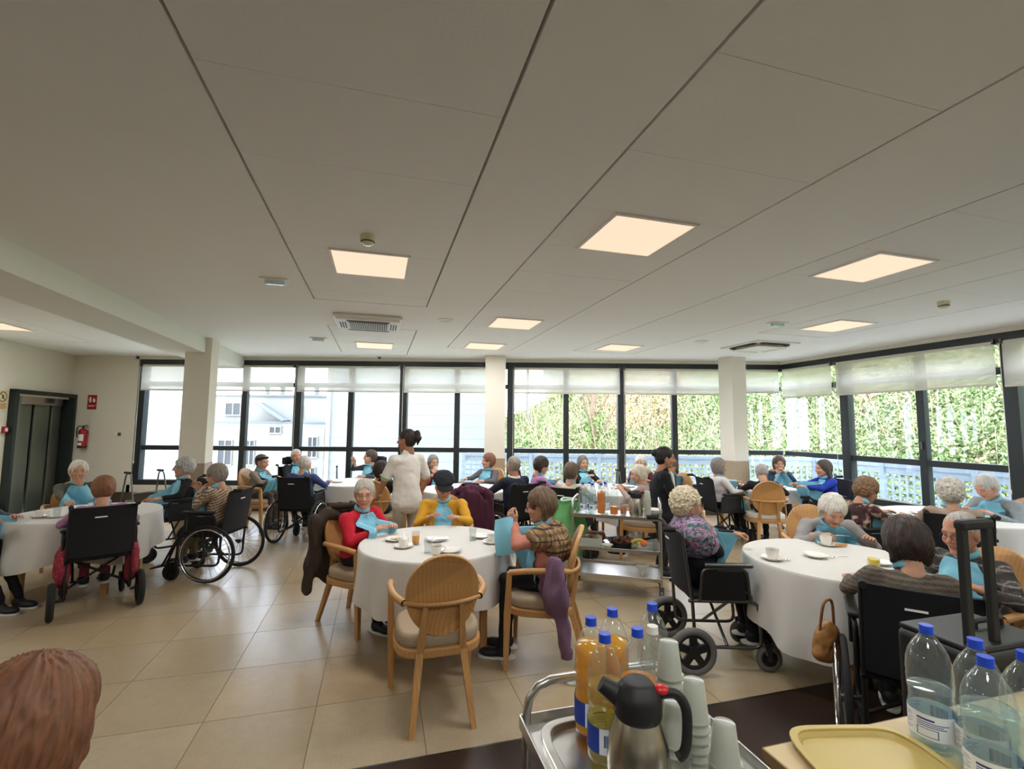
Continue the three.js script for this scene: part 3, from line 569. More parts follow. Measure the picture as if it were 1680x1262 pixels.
function walker(x, z, turn, label) {   // folding walking frame with grips
  const t = thing('walking_frame', label, 'walking frame', [x, 0, z], turn);
  for (const s of [-1, 1]) {
    mesh('side_frame', polytube([[s * 0.27, 0.03, 0.24], [s * 0.25, 0.86, 0.02], [s * 0.25, 0.86, -0.1], [s * 0.27, 0.03, -0.22]], 0.012, 8, 0.06), M.steelDark, t);
    mesh('grip', bar([s * 0.25, 0.87, -0.14], [s * 0.25, 0.87, 0.0], 0.018, 10), M.rubber, t);
    for (const q of [0.245, -0.225]) mesh('rubber_foot', cyl(0.016, 0.019, 0.035, s * 0.271, 0.0175, q, 12), M.rubber, t);
  }
  mesh('cross_bar', [bar([-0.26, 0.55, 0.1], [0.26, 0.55, 0.1], 0.011), bar([-0.26, 0.35, 0.15], [0.26, 0.35, 0.15], 0.011)], M.steelDark, t);
}
// ---------- people: bodies as smooth joined volumes, meshed on a grid ----------
const BIG = 1;
function cap(a, b, ra, rb, k = 0.03) {
  const [ax, ay, az] = a, bx = b[0] - ax, by = b[1] - ay, bz = b[2] - az, q = 1 / (bx * bx + by * by + bz * bz + 1e-9), R = Math.max(ra, rb);
  return { k, lo: [0, 1, 2].map((i) => Math.min(a[i], b[i]) - R), hi: [0, 1, 2].map((i) => Math.max(a[i], b[i]) + R),
    f(x, y, z) { const px = x - ax, py = y - ay, pz = z - az; let h = (px * bx + py * by + pz * bz) * q; h = h < 0 ? 0 : h > 1 ? 1 : h; const dx = px - bx * h, dy = py - by * h, dz = pz - bz * h; return Math.sqrt(dx * dx + dy * dy + dz * dz) - (ra + (rb - ra) * h); } };
}
function ell(c, r, rx = 0, k = 0.03, sub = false) {
  const co = Math.cos(rx), si = Math.sin(rx), R = rx ? Math.max(r[1], r[2]) : 0, m = Math.min(...r);
  return { k, sub, lo: [c[0] - r[0], c[1] - Math.max(R, r[1]), c[2] - Math.max(R, r[2])], hi: [c[0] + r[0], c[1] + Math.max(R, r[1]), c[2] + Math.max(R, r[2])],
    f(x, y, z) { const px = x - c[0], qy = y - c[1], qz = z - c[2], py = qy * co + qz * si, pz = -qy * si + qz * co; const a = px / r[0], b = py / r[1], d = pz / r[2], k0 = Math.sqrt(a * a + b * b + d * d), e = a / r[0], g = b / r[1], h = d / r[2], k1 = Math.sqrt(e * e + g * g + h * h); return k1 < 1e-6 ? -m : k0 * (k0 - 1) / k1; } };
}
const half = (fn, lo, hi, k = 0.01) => ({ k, sub: true, lo, hi, f: fn });
function nets(prims, cell, noise) {
  const lo = [9, 9, 9], hi = [-9, -9, -9];
  for (const p of prims) if (!p.sub) for (let i = 0; i < 3; i++) { lo[i] = Math.min(lo[i], p.lo[i]); hi[i] = Math.max(hi[i], p.hi[i]); }
  const m = 3 * cell; for (let i = 0; i < 3; i++) { lo[i] -= m; hi[i] += m; }
  const n = [0, 1, 2].map((i) => Math.ceil((hi[i] - lo[i]) / cell) + 1), [nx, ny, nz] = n, F = new Float32Array(nx * ny * nz).fill(BIG), sx = 1, sy = nx, sz = nx * ny;
  for (const p of prims) {
    const e = p.k + 2.5 * cell, a = [0, 1, 2].map((i) => Math.max(0, Math.floor((p.lo[i] - e - lo[i]) / cell))), b = [0, 1, 2].map((i) => Math.min(n[i] - 1, Math.ceil((p.hi[i] + e - lo[i]) / cell)));
    for (let k = a[2]; k <= b[2]; k++) for (let j = a[1]; j <= b[1]; j++) for (let i = a[0]; i <= b[0]; i++) {
      const id = i + j * sy + k * sz, d = p.f(lo[0] + i * cell, lo[1] + j * cell, lo[2] + k * cell), g = F[id], kk = p.k;
      if (p.sub) { const h = Math.max(kk - Math.abs(g + d), 0) / kk; F[id] = Math.max(g, -d) + h * h * kk * 0.25; }
      else { const h = Math.max(kk - Math.abs(g - d), 0) / kk; F[id] = Math.min(g, d) - h * h * kk * 0.25; }
    }
  }
  if (noise) for (let k = 0; k < nz; k++) for (let j = 0; j < ny; j++) for (let i = 0; i < nx; i++) { const id = i + j * sy + k * sz, g = F[id]; if (g < 0.06 && g > -0.06) F[id] = g + noise(lo[0] + i * cell, lo[1] + j * cell, lo[2] + k * cell); }
  const map = new Int32Array(nx * ny * nz).fill(-1), pos = [], idx = [];
  for (let k = 0; k < nz - 1; k++) for (let j = 0; j < ny - 1; j++) for (let i = 0; i < nx - 1; i++) {
    const id = i + j * sy + k * sz; let c = 0, X = 0, Y = 0, Z = 0, s = 0;
    for (let q = 0; q < 8; q++) if (F[id + (q & 1) + ((q >> 1) & 1) * sy + (q >> 2) * sz] < 0) s++;
    if (s === 0 || s === 8) continue;
    for (let q = 0; q < 8; q++) for (let ax = 0; ax < 3; ax++) {
      if ((q >> ax) & 1) continue; const r = q | (1 << ax);
      const f0 = F[id + (q & 1) + ((q >> 1) & 1) * sy + (q >> 2) * sz], f1 = F[id + (r & 1) + ((r >> 1) & 1) * sy + (r >> 2) * sz];
      if ((f0 < 0) === (f1 < 0)) continue; const t = f0 / (f0 - f1); c++;
      X += (q & 1) + (ax === 0 ? t : 0); Y += ((q >> 1) & 1) + (ax === 1 ? t : 0); Z += (q >> 2) + (ax === 2 ? t : 0);
    }
    map[id] = pos.length / 3; pos.push(lo[0] + (i + X / c) * cell, lo[1] + (j + Y / c) * cell, lo[2] + (k + Z / c) * cell);
  }
  for (let k = 1; k < nz - 1; k++) for (let j = 1; j < ny - 1; j++) for (let i = 1; i < nx - 1; i++) {
    const id = i + j * sy + k * sz, f = F[id] < 0;
    for (let ax = 0; ax < 3; ax++) {
      const st = [sx, sy, sz][ax], g = F[id + st] < 0; if (f === g) continue;
      const [u, v] = [[sy, sz], [sz, sx], [sx, sy]][ax], a = map[id], b = map[id - u], c = map[id - u - v], d = map[id - v];
      if (a < 0 || b < 0 || c < 0 || d < 0) continue;
      if (f) idx.push(a, b, c, a, c, d); else idx.push(a, c, b, a, d, c);
    }
  }
  const G = new THREE.BufferGeometry(); G.setAttribute('position', new THREE.BufferAttribute(new Float32Array(pos), 3)); G.setIndex(idx); G.computeVertexNormals(); return G;
}
function paint(g, fn) { const p = g.attributes.position, c = new Float32Array(p.count * 3); for (let i = 0; i < p.count; i++) { const q = fn(p.getX(i), p.getY(i), p.getZ(i)); c[3 * i] = q[0]; c[3 * i + 1] = q[1]; c[3 * i + 2] = q[2]; } g.setAttribute('color', new THREE.BufferAttribute(c, 3)); return g; }
function bodyUV(g) { const p = g.attributes.position, uv = new Float32Array(p.count * 2); for (let i = 0; i < p.count; i++) { uv[2 * i] = p.getX(i) * 0.8 + p.getZ(i) * 0.6; uv[2 * i + 1] = p.getY(i) + p.getZ(i) * 0.35; } g.setAttribute('uv', new THREE.BufferAttribute(uv, 2)); return g; }
const lin = (hex) => { const c = new THREE.Color(hex); return [c.r, c.g, c.b]; };

// heads
const SKIN = [1, 1, 1];
function makeHead(v, cell) {
  const w = [1, 1.04, 0.97, 1.02][v], j = [0, 0.006, -0.004, 0.004][v], ns = [1, 1.12, 0.95, 1.2][v];
  const P = [
    ell([0, 0.025, -0.015], [0.074 * w, 0.09, 0.094], 0, 0.03), ell([0, -0.035, 0.028], [0.059 * w, 0.086, 0.062], 0, 0.03),
    cap([0.052 * w, -0.05, 0.0], [0.012, -0.104 - j, 0.06], 0.022, 0.02, 0.02), cap([-0.052 * w, -0.05, 0.0], [-0.012, -0.104 - j, 0.06], 0.022, 0.02, 0.02), ell([0, -0.108 - j, 0.064], [0.022, 0.016, 0.018], 0, 0.02),
    ell([0.036, -0.036, 0.062], [0.026, 0.022, 0.024], 0, 0.025), ell([-0.036, -0.036, 0.062], [0.026, 0.022, 0.024], 0, 0.025),
    cap([-0.036, 0.022, 0.074], [0.036, 0.022, 0.074], 0.013, 0.013, 0.02),
    ell([0.031, 0.001, 0.096], [0.017, 0.012, 0.014], 0, 0.012, true), ell([-0.031, 0.001, 0.096], [0.017, 0.012, 0.014], 0, 0.012, true),
    ell([0.031, 0.0, 0.0765], [0.0125, 0.0105, 0.0115], 0, 0.004), ell([-0.031, 0.0, 0.0765], [0.0125, 0.0105, 0.0115], 0, 0.004),
    cap([0, 0.012, 0.083], [0, -0.03, 0.083 + 0.025 * ns], 0.0085, 0.0115, 0.012), ell([0.012, -0.036, 0.094], [0.0085, 0.0075, 0.011], 0, 0.008), ell([-0.012, -0.036, 0.094], [0.0085, 0.0075, 0.011], 0, 0.008),
    cap([-0.02, -0.066, 0.08], [0.02, -0.066, 0.08], 0.007, 0.007, 0.008), cap([-0.014, -0.077, 0.081], [0.014, -0.077, 0.081], 0.0075, 0.0075, 0.006), cap([-0.03, -0.0715, 0.1], [0.03, -0.0715, 0.1], 0.011, 0.011, 0.006),
    ell([0.077 * w, -0.012, -0.012], [0.01, 0.032, 0.019], 0.15, 0.01), ell([-0.077 * w, -0.012, -0.012], [0.01, 0.032, 0.019], 0.15, 0.01),
    cap([0, -0.07, -0.022], [0, -0.17, -0.04], 0.05, 0.052, 0.03)];
  P[17] = { ...P[17], sub: true };
  const g = nets(P, cell, (x, y, z) => (vnoise(x * 55, y * 55, z * 55, v) - 0.5) * 0.0016);
  return paint(g, (x, y, z) => {
    const n = 0.92 + 0.16 * fbm(x * 45, y * 45, z * 45, v + 3); let c = [n, n * 0.985, n * 0.97];
    const ex = Math.abs(x) - 0.031, eye = (ex / 0.011) ** 2 + (y / 0.0055) ** 2;
    if (z > 0.06) {
      if (ex * ex + y * y < 0.0048 ** 2 && z > 0.075) c = [0.05, 0.04, 0.035]; else if (eye < 1) c = [1.05, 1.15, 1.3]; else if (eye < 2.3 && y > -0.001) c = [0.55, 0.45, 0.4];
      if (Math.abs(y - 0.025 + Math.abs(ex) * 0.15) < 0.0045 && Math.abs(ex) < 0.02) c = [0.6, 0.58, 0.56];
      if (Math.abs(x) < 0.024 && y < -0.060 && y > -0.085) c = Math.abs(y + 0.0715) < 0.0028 ? [0.42, 0.22, 0.2] : [0.98, 0.66, 0.62];
      const ck = (Math.abs(x) - 0.038) ** 2 + (y + 0.04) ** 2; if (ck < 0.0006) c = [c[0] * 1.03, c[1] * 0.9, c[2] * 0.88];
    }
    return c;
  });
}
// hair: a shell over the skull, cut away at the face, with lobes for the style
function makeHair(style, cell, seed) {
  const S = { short: [0.02, 0.004], curly: [0.03, 0.012], crop: [0.009, 0.002], bob: [0.021, 0.003], long: [0.018, 0.003], bun: [0.014, 0.003], tail: [0.013, 0.002], ring: [0.01, 0.002], waved: [0.03, 0.006] }[style];
  const t = S[0], rough = S[1], P = [ell([0, 0.027, -0.030], [0.074 + t, 0.088 + t, 0.096 + t * 0.75], 0, 0.02)];
  if (!['ring', 'crop'].includes(style)) P.push(ell([0, -0.02, -0.045], [0.07 + t * 0.8, 0.085, 0.062 + t], 0, 0.03));
  else P.push(ell([0, -0.015, -0.04], [0.069 + t, 0.075, 0.062 + t], 0, 0.02));
  if (style === 'bob' || style === 'waved') for (const s of [-1, 1]) P.push(ell([s * 0.075, -0.045, -0.015], [0.026, 0.075, 0.05], 0, 0.03));
  if (style === 'bob') P.push(ell([0, -0.07, -0.06], [0.075, 0.06, 0.045], 0, 0.03));
  if (style === 'long') { for (const s of [-1, 1]) P.push(cap([s * 0.075, 0.0, -0.02], [s * 0.075, -0.17, -0.045], 0.028, 0.022, 0.03)); P.push(ell([0, -0.09, -0.075], [0.075, 0.12, 0.035], 0, 0.03)); }
  if (style === 'bun') P.push(ell([0, 0.03, -0.135], [0.045, 0.042, 0.04], 0, 0.012));
  if (style === 'tail') P.push(cap([0, 0.06, -0.11], [0, 0.065, -0.15], 0.02, 0.028, 0.01), cap([0, 0.065, -0.15], [0, 0.0, -0.165], 0.03, 0.032, 0.02), cap([0, 0.0, -0.165], [0, -0.075, -0.14], 0.03, 0.01, 0.02));
  if (style === 'ring') P.push({ ...ell([0, 0.17, 0.02], [0.2, 0.125, 0.2], 0, 0.012), sub: true });
  const line = { waved: 0.066, curly: 0.06, bob: 0.07, long: 0.074 }[style] ?? 0.08;
  P.push({ ...ell([0, line - 0.15, 0.105], [0.071, 0.155, 0.08], 0, 0.012), sub: true });        // face
  if (style !== 'bob' && style !== 'long') for (const s of [-1, 1]) P.push({ ...ell([s * 0.085, -0.06, 0.03], [0.03, 0.075, 0.055], 0, 0.012), sub: true }); // around the ears
  P.push({ ...ell([0, -0.19, 0.05], [0.06, 0.12, 0.09], 0, 0.012), sub: true });
  const curl = style === 'curly' ? 62 : 30;
  const g = nets(P, cell, (x, y, z) => (fbm(x * curl, y * curl * (style === 'curly' ? 1 : 0.5), z * curl, seed) - 0.5) * -2.4 * rough + (vnoise(Math.atan2(x, z + 0.03) * 15, y * 16 + 3 * vnoise(x * 12, y * 12, z * 12, seed), 1, seed) - 0.5) * 0.0085 + (vnoise(x * 130, y * 40, z * 130, seed) - 0.5) * 0.003);
  return paint(g, (x, y, z) => { const n = 0.5 + 0.5 * vnoise(Math.atan2(x, z + 0.03) * 24, y * 22 + 3 * vnoise(x * 12, y * 12, z * 12, seed), 1, seed) + 0.3 * vnoise(x * 150, y * 60, z * 150, seed) + 0.25 * (vnoise(x * 30, y * 30, z * 30, seed + 1) - 0.5); return [n, n, n]; });
}
const HEADS = new Map(), HAIRS = new Map(), HANDS = new Map();
const headOf = (v, c) => { const k = v + '_' + c; if (!HEADS.has(k)) HEADS.set(k, makeHead(v, c)); return HEADS.get(k); };
const hairOf = (s, c, n) => { const k = s + '_' + c + '_' + n; if (!HAIRS.has(k)) HAIRS.set(k, makeHair(s, c, n)); return HAIRS.get(k); };
function handOf(curl, cell) {
  const key = curl + '_' + cell; if (HANDS.has(key)) return HANDS.get(key);
  const P = [cap([0, 0, -0.06], [0, 0, 0.01], 0.026, 0.024, 0.015)], F = [[0.033, 0.068, 0.0088], [0.0115, 0.076, 0.009], [-0.0105, 0.07, 0.0086], [-0.031, 0.054, 0.0078]];
  for (const [x, L, r] of F) {
    P.push(cap([x * 0.55, 0, 0.006], [x, 0.002, 0.08], 0.0155, 0.0125, 0.012));
    let p = [x, 0.002, 0.082], a = curl * 0.7; const seg = [0.46, 0.3, 0.24], fan = x * 1.4;
    seg.forEach((s, i) => { const q = [p[0] + fan * L * s, p[1] - Math.sin(a) * L * s, p[2] + Math.cos(a) * L * s]; P.push(cap(p, q, r * (1 - 0.08 * i), r * (0.93 - 0.09 * i), 0.004)); p = q; a += curl; });
  }
  P.push(cap([0.018, -0.006, 0.012], [0.047, -0.013, 0.046], 0.0145, 0.0118, 0.01), cap([0.047, -0.013, 0.046], [0.054 - curl * 0.012, -0.02 - curl * 0.012, 0.074], 0.0108, 0.0098, 0.004), cap([0.054 - curl * 0.012, -0.02 - curl * 0.012, 0.074], [0.05 - curl * 0.026, -0.026 - curl * 0.02, 0.096], 0.0095, 0.008, 0.004));
  const g = paint(nets(P, cell), (x, y, z) => { const n = 0.94 + 0.12 * vnoise(x * 70, y * 70, z * 70, 4); return z > 0.13 ? [n * 1.02, n * 0.93, n * 0.9] : [n, n * 0.96, n * 0.93]; });
  HANDS.set(key, g); return g;
}
function flipped(g) { const q = g.clone(); q.scale(-1, 1, 1); const ix = q.index.array; for (let i = 0; i < ix.length; i += 3) { const t = ix[i]; ix[i] = ix[i + 1]; ix[i + 1] = t; } q.computeVertexNormals(); return q; }
const MATS = new Map();
const vmat = (key, o) => { if (!MATS.has(key)) MATS.set(key, mat(o.color || '#ffffff', o.rough ?? 0.8, { vertexColors: true, ...o.more })); return MATS.get(key); };
const skinMat = (hex) => vmat('skin' + hex, { color: hex, rough: 0.55, more: { specularIntensity: 0.5 } });
const hairMat = (hex) => vmat('hair' + hex, { color: hex, rough: 0.6, more: { sheen: 0.4, sheenRoughness: 0.5, sheenColor: new THREE.Color(hex) } });
const wearMat = (kind) => vmat('wear' + kind, { rough: 0.92, more: { bumpMap: kind === 'knit' ? TX.knit : TX.weave, bumpScale: kind === 'knit' ? 0.004 : 0.0012, sheen: 0.25, sheenRoughness: 0.7 } });
M.bib = mat('#83c3d8', 0.75); M.shoe = mat('#17171a', 0.6); M.sole = mat('#d8d6d0', 0.7);

const v3 = { add: (a, b) => [a[0] + b[0], a[1] + b[1], a[2] + b[2]], sub: (a, b) => [a[0] - b[0], a[1] - b[1], a[2] - b[2]], mul: (a, s) => [a[0] * s, a[1] * s, a[2] * s], dot: (a, b) => a[0] * b[0] + a[1] * b[1] + a[2] * b[2], len: (a) => Math.hypot(...a), nrm: (a) => { const l = Math.hypot(...a) || 1; return [a[0] / l, a[1] / l, a[2] / l]; }, crs: (a, b) => [a[1] * b[2] - a[2] * b[1], a[2] * b[0] - a[0] * b[2], a[0] * b[1] - a[1] * b[0]], mix: (a, b, t) => [a[0] + (b[0] - a[0]) * t, a[1] + (b[1] - a[1]) * t, a[2] + (b[2] - a[2]) * t] };
function reach(S, T, l1, l2, pole) {
  let d = v3.sub(T, S), L = Math.max(0.08, Math.min(v3.len(d), 0.99 * (l1 + l2))); const dir = v3.nrm(d), a = (l1 * l1 - l2 * l2 + L * L) / (2 * L), h = Math.sqrt(Math.max(0, l1 * l1 - a * a));
  const pp = v3.nrm(v3.sub(pole, v3.mul(dir, v3.dot(pole, dir))));
  return { elbow: v3.add(v3.add(S, v3.mul(dir, a)), v3.mul(pp, h)), wrist: v3.add(S, v3.mul(dir, L)) };
}
/* o: head [x,y,z] in the world, yaw (0 faces the camera side), lean, hp/hy: head pitch and turn, seat: height, hands L/R: [x,y,z] in own axes (y from the floor) or 'mouth' / 'lap' */
let lastSeat = [0, 0];
function person(o) {
  const sit = !o.stand, lean = (o.lean ?? 10) * D2R, seatH = o.seat ?? 0.46, fine = o.fine ?? 0.016, R = rng(Math.round((o.head[0] + 20) * 991 + o.head[2] * 77));
  const dir = (a) => [0, Math.cos(a), Math.sin(a)], la = lean * 0.75, lb = lean * 1.2, hc = Math.min(lb * 0.6 + 0.12, 0.9);
  const unit = v3.add(v3.add(v3.mul(dir(la), 0.28), v3.mul(dir(lb), 0.205)), v3.mul(dir(hc), 0.19));
  const base = sit ? seatH + 0.02 : 0, legU = 0.86;
  let s = sit ? (o.head[1] - base) / (unit[1] + 0.09) : o.head[1] / (unit[1] + legU); s = Math.max(0.76, Math.min(1.08, s)); if (o.s) s = o.s;
  const hipY = sit ? base + 0.09 * s : legU * s, H = [0, hipY, 0], C = v3.add(H, v3.mul(dir(la), 0.28 * s)), N = v3.add(C, v3.mul(dir(lb), 0.205 * s)), HC = v3.add(N, v3.mul(dir(hc), 0.19 * s + (0.92 - s) * 0.06));
  const yaw = (o.yaw ?? 0) * D2R, fx = Math.sin(yaw), fz = Math.cos(yaw), X = o.head[0] - fx * HC[2], Z = o.head[2] - fz * HC[2];
  const t = thing('person', o.label, 'person', [X, 0, Z], yaw); if (o.group) t.userData.group = o.group;
  const wd = (o.broad ?? 1.2) * s, fat = (o.fat ?? 1.18) * s;
  const sh = (q) => v3.add(v3.add(N, v3.mul(dir(lb), -0.055 * s)), [q * 0.158 * wd, 0, -0.005]);
  const hs = 0.97 * (o.hs ?? 1), hr = new THREE.Euler((o.hp ?? 8) * D2R, (o.hy ?? 0) * D2R, (o.ht ?? 0) * D2R, 'YXZ'), hm = new THREE.Matrix4().compose(V(...HC), new THREE.Quaternion().setFromEuler(hr), V(hs, hs, hs));
  const inHead = (p) => { const q = V(...p).applyMatrix4(hm); return [q.x, q.y, q.z]; };
  // arms
  const arms = {}; const mouthAt = inHead([0, -0.07, 0.115]);
  for (const [q, key] of [[1, 'L'], [-1, 'R']]) {
    let T = o[key] ?? (sit ? [q * 0.14, hipY + 0.12, 0.3] : [q * 0.22, 0.72 * s, 0.05]);
    const atMouth = T === 'mouth'; if (atMouth) T = v3.add(mouthAt, [q * 0.055, -0.085, 0.03]);
    const S = sh(q), pole = o['pole' + key] ?? (atMouth ? [q * 0.6, -1, -0.1] : [q * 0.75, -0.7, -0.45]);
    const r = reach(S, T, 0.265 * s, 0.235 * s, pole); arms[key] = { q, S, E: r.elbow, W: r.wrist, mouth: atMouth };
  }
  // legs
  const legs = [];
  for (const q of [1, -1]) {
    const hp = v3.add(H, [q * 0.085 * s, -0.01, 0]);
    if (sit) { const fy = o.feet ?? 0.07, kn = [q * (0.1 + (o.kneesOut ?? 0)) * s, Math.max(hipY + 0.005, fy + 0.33), 0.4 * s], an = [q * 0.1 * s, fy, (o.footZ ?? 0.42) * s]; legs.push([q, hp, kn, an]); }
    else { const st = (o.stride ?? 0.04) * q; legs.push([q, hp, [q * 0.09 * s, 0.46 * s, st * 0.6 + 0.02], [q * 0.095 * s, 0.075, st]]); }
  }
  // clothes
  const noiseTop = (x, y, z) => (vnoise(x * 16, y * 22, z * 16, 11) - 0.5) * 0.012 + (vnoise(x * 34, y * 30, z * 34, 12) - 0.5) * 0.006;
  const bulge = (o.belly ?? 1);
  const torso = [ell(v3.add(H, [0, 0.03, 0.0]), [0.165 * fat, 0.11 * s, 0.13 * fat], 0, 0.05), ell(v3.add(v3.mix(H, C, 0.55), [0, 0, 0.018]), [0.152 * fat, 0.15 * s, 0.122 * fat * bulge], la, 0.06), ell(v3.add(C, [0, 0.0, -0.005]), [0.155 * wd, 0.16 * s, 0.112 * fat], lb, 0.06), cap(sh(1), sh(-1), 0.058 * s, 0.058 * s, 0.05), ell(v3.add(v3.mix(C, N, 0.55), [0, 0, -0.028]), [0.12 * wd, 0.1 * s, 0.075 * fat], lb, 0.05)];
  const top = [...torso, cap(v3.add(N, v3.mul(dir(lb), -0.03)), v3.add(N, v3.mul(dir(hc), 0.018)), 0.06 * s, 0.056 * s, 0.03)];
  for (const a of Object.values(arms)) {
    if (o.sleeves === 'short') top.push(cap(a.S, v3.mix(a.S, a.E, 0.8), 0.062 * fat, 0.06 * fat, 0.03));
    else top.push(cap(a.S, a.E, 0.06 * fat, 0.05 * s, 0.03), cap(a.E, v3.mix(a.E, a.W, 0.97), 0.049 * s, 0.036 * s, 0.02));
  }
  if (!sit) top.push(ell(v3.add(H, [0, -0.06, 0]), [0.182 * fat, 0.13 * s, 0.148 * fat], 0, 0.06), cap(v3.add(H, [0, -0.05, 0]), v3.add(H, [0, 0.15, 0]), 0.13 * fat, 0.125 * fat, 0.05));
  const pat = typeof o.top === 'function' ? o.top : (() => { const c = lin(o.top ?? '#555555'); return (x, y, z) => { const n = 0.95 + 0.1 * vnoise(x * 60, y * 60, z * 60, 2); return [c[0] * n, c[1] * n, c[2] * n]; }; })();
  const tg = bodyUV(paint(nets(top, fine, noiseTop), pat));
  raw(o.topName ?? 'cardigan', tg, wearMat(o.knit ? 'knit' : 'cloth'), t);
  const bot = [ell(H, [0.158 * fat, 0.105 * s, 0.13 * fat], 0, 0.05)];
  for (const [, hp, kn, an] of legs) bot.push(cap(hp, kn, 0.086 * fat, 0.062 * s, 0.03), cap(kn, v3.add(an, [0, 0.03, 0]), 0.06 * s, 0.05 * s, 0.02));
  const bc = lin(o.bottom ?? '#1d1d22');
  raw('trousers', bodyUV(paint(nets(bot, Math.max(fine, 0.014), noiseTop), (x, y, z) => { const n = 0.9 + 0.2 * vnoise(x * 50, y * 50, z * 50, 6); return [bc[0] * n, bc[1] * n, bc[2] * n]; })), wearMat('cloth'), t);
  // skin: an inner body, the head and two hands in one mesh
  const core = [cap(v3.add(H, [0, 0.02, 0]), C, 0.1 * s, 0.09 * s, 0.05), cap(C, v3.add(N, [0, -0.07, -0.02]), 0.09 * s, 0.05 * s, 0.05), cap(v3.add(N, v3.mul(dir(hc), -0.03)), inHead([0, -0.09, -0.025]), 0.052 * s, 0.048 * s, 0.02), cap(sh(1), sh(-1), 0.04 * s, 0.04 * s, 0.03)];
  for (const a of Object.values(arms)) core.push(cap(a.S, a.E, 0.042 * s, 0.036 * s, 0.02), cap(a.E, a.W, 0.037 * s, 0.025 * s, 0.015));
  for (const [, hp, kn, an] of legs) core.push(cap(hp, kn, 0.06 * s, 0.045 * s, 0.02), cap(kn, an, 0.044 * s, 0.036 * s, 0.02));
  const cg = paint(nets(core, o.sleeves === 'short' ? 0.011 : 0.018), (x, y, z) => { const n = 0.94 + 0.12 * vnoise(x * 40, y * 40, z * 40, 1); return [n, n * 0.97, n * 0.94]; });
  const hg = headOf(o.face ?? Math.floor(R() * 4), o.hcell ?? 0.006).clone().applyMatrix4(hm), parts = [cg, hg];
  for (const [key, a] of Object.entries(arms)) {
    const f0 = v3.nrm(v3.sub(a.W, a.E)), aim = o['aim' + key] ? v3.nrm(o['aim' + key]) : a.mouth ? v3.nrm(v3.sub(mouthAt, a.W)) : v3.nrm([f0[0], Math.max(f0[1], -0.25), f0[2]]);
    const up = o['palm' + key] ? v3.mul(v3.nrm(o['palm' + key]), -1) : a.mouth ? [a.q * 0.5, 0.1, 0.7] : [a.q * 0.25, 1, 0.1];
    const xx = v3.nrm(v3.crs(up, aim)), yy = v3.crs(aim, xx), g = (a.q > 0 ? flipped(handOf(o['curl' + key] ?? (a.mouth ? 0.75 : 0.35), o.hand ?? 0.005)) : handOf(o['curl' + key] ?? (a.mouth ? 0.75 : 0.35), o.hand ?? 0.005).clone());
    const mm = new THREE.Matrix4().makeBasis(V(...xx), V(...yy), V(...aim)); mm.scale(V(0.88, 0.88, 0.88)); mm.setPosition(...a.W); g.applyMatrix4(mm); parts.push(g);
    a.tip = v3.add(a.W, v3.mul(aim, 0.1));
  }
  for (const g of parts) { g.deleteAttribute('uv'); }
  raw('body', mergeGeometries(parts), skinMat(o.skin ?? '#c99a80'), t);
  // hair
  if (o.hair !== 'none') { const g = hairOf(o.hair ?? 'short', o.hcell ?? 0.006, o.hseed ?? Math.floor(R() * 3)).clone(); if (o.hairScale) g.scale(...o.hairScale); raw('hair', g.applyMatrix4(hm), hairMat(o.hairColor ?? '#c9c4bb'), t); }
  // shoes
  if (o.shoes !== false) for (const [q, , , an] of legs) {
    const P = [ell(v3.add(an, [0, -0.02, 0.0]), [0.042, 0.05, 0.055], 0, 0.03), ell(v3.add(an, [0, -0.035, 0.1]), [0.045, 0.032, 0.085], 0, 0.03)];
    const g = nets(P, 0.009), p = g.attributes.position; for (let i = 0; i < p.count; i++) if (p.getY(i) < an[1] - 0.066) p.setY(i, an[1] - 0.066); g.computeVertexNormals();
    const so = mesh('shoe', boxUV(prep(g)), o.shoeMat || M.shoe, t); const sl = slabOf(superEllipse(0.047, 0.14, 2.6), 0.016, 0.004, 0); sl.translate(an[0], an[1] - 0.07, an[2] + 0.052); mesh('sole', sl, o.soleMat || M.sole, so);
  }
  // bib: a sheet let down over the chest from a band round the neck
  if (o.bib !== false) {
    const all = top, sd = (x, y, z) => { let d = 1; for (const p of all) d = Math.min(d, p.f(x, y, z)); return d; };
    const rows = 20, cols = 14, L = o.bibLen ?? 0.42, W = o.bibWide ?? 0.165, y0 = N[1] - 0.012, ph = R() * 6, Pz = [], grid = [], fold = o.bibFold ?? 1;
    for (let j = 0; j <= rows; j++) { const v = j / rows, w = W * Math.min(1, 0.5 + 1.6 * v) * s / 0.9; grid.push([]);
      for (let i = 0; i <= cols; i++) {
        const u = i / cols * 2 - 1, x = u * w + 0.01 * Math.sin(v * 5 + ph), y = y0 - v * L * (1 - 0.06 * u * u);
        let z = HC[2] + 0.45, hit = false; for (let k = 0; k < 60; k++) { const d = sd(x, y, z); if (d < 0.01) { hit = true; break; } z -= Math.max(d * 0.9, 0.004); if (z < -0.25) break; }
        const prev = j ? Pz[i] : -9; if (!hit) z = j ? prev - 0.004 : N[2] + 0.06; z = Math.max(z + 0.02, prev - 0.012); Pz[i] = z;
        grid[j].push([x, y, z + fold * v * 0.014 * (1 + Math.sin(u * 9 + ph + v * 2)) ]);
      } }
    const pos = [], idx = [], n = (rows + 1) * (cols + 1), at = (q, j, i) => q * n + j * (cols + 1) + i;
    for (const q of [0, 1]) for (const r of grid) for (const p of r) pos.push(p[0], p[1], p[2] - q * 0.003);
    for (let j = 0; j < rows; j++) for (let i = 0; i < cols; i++) { const a = at(0, j, i), b = at(0, j, i + 1), c = at(0, j + 1, i + 1), d = at(0, j + 1, i); idx.push(a, d, c, a, c, b); idx.push(a + n, c + n, d + n, a + n, b + n, c + n); }
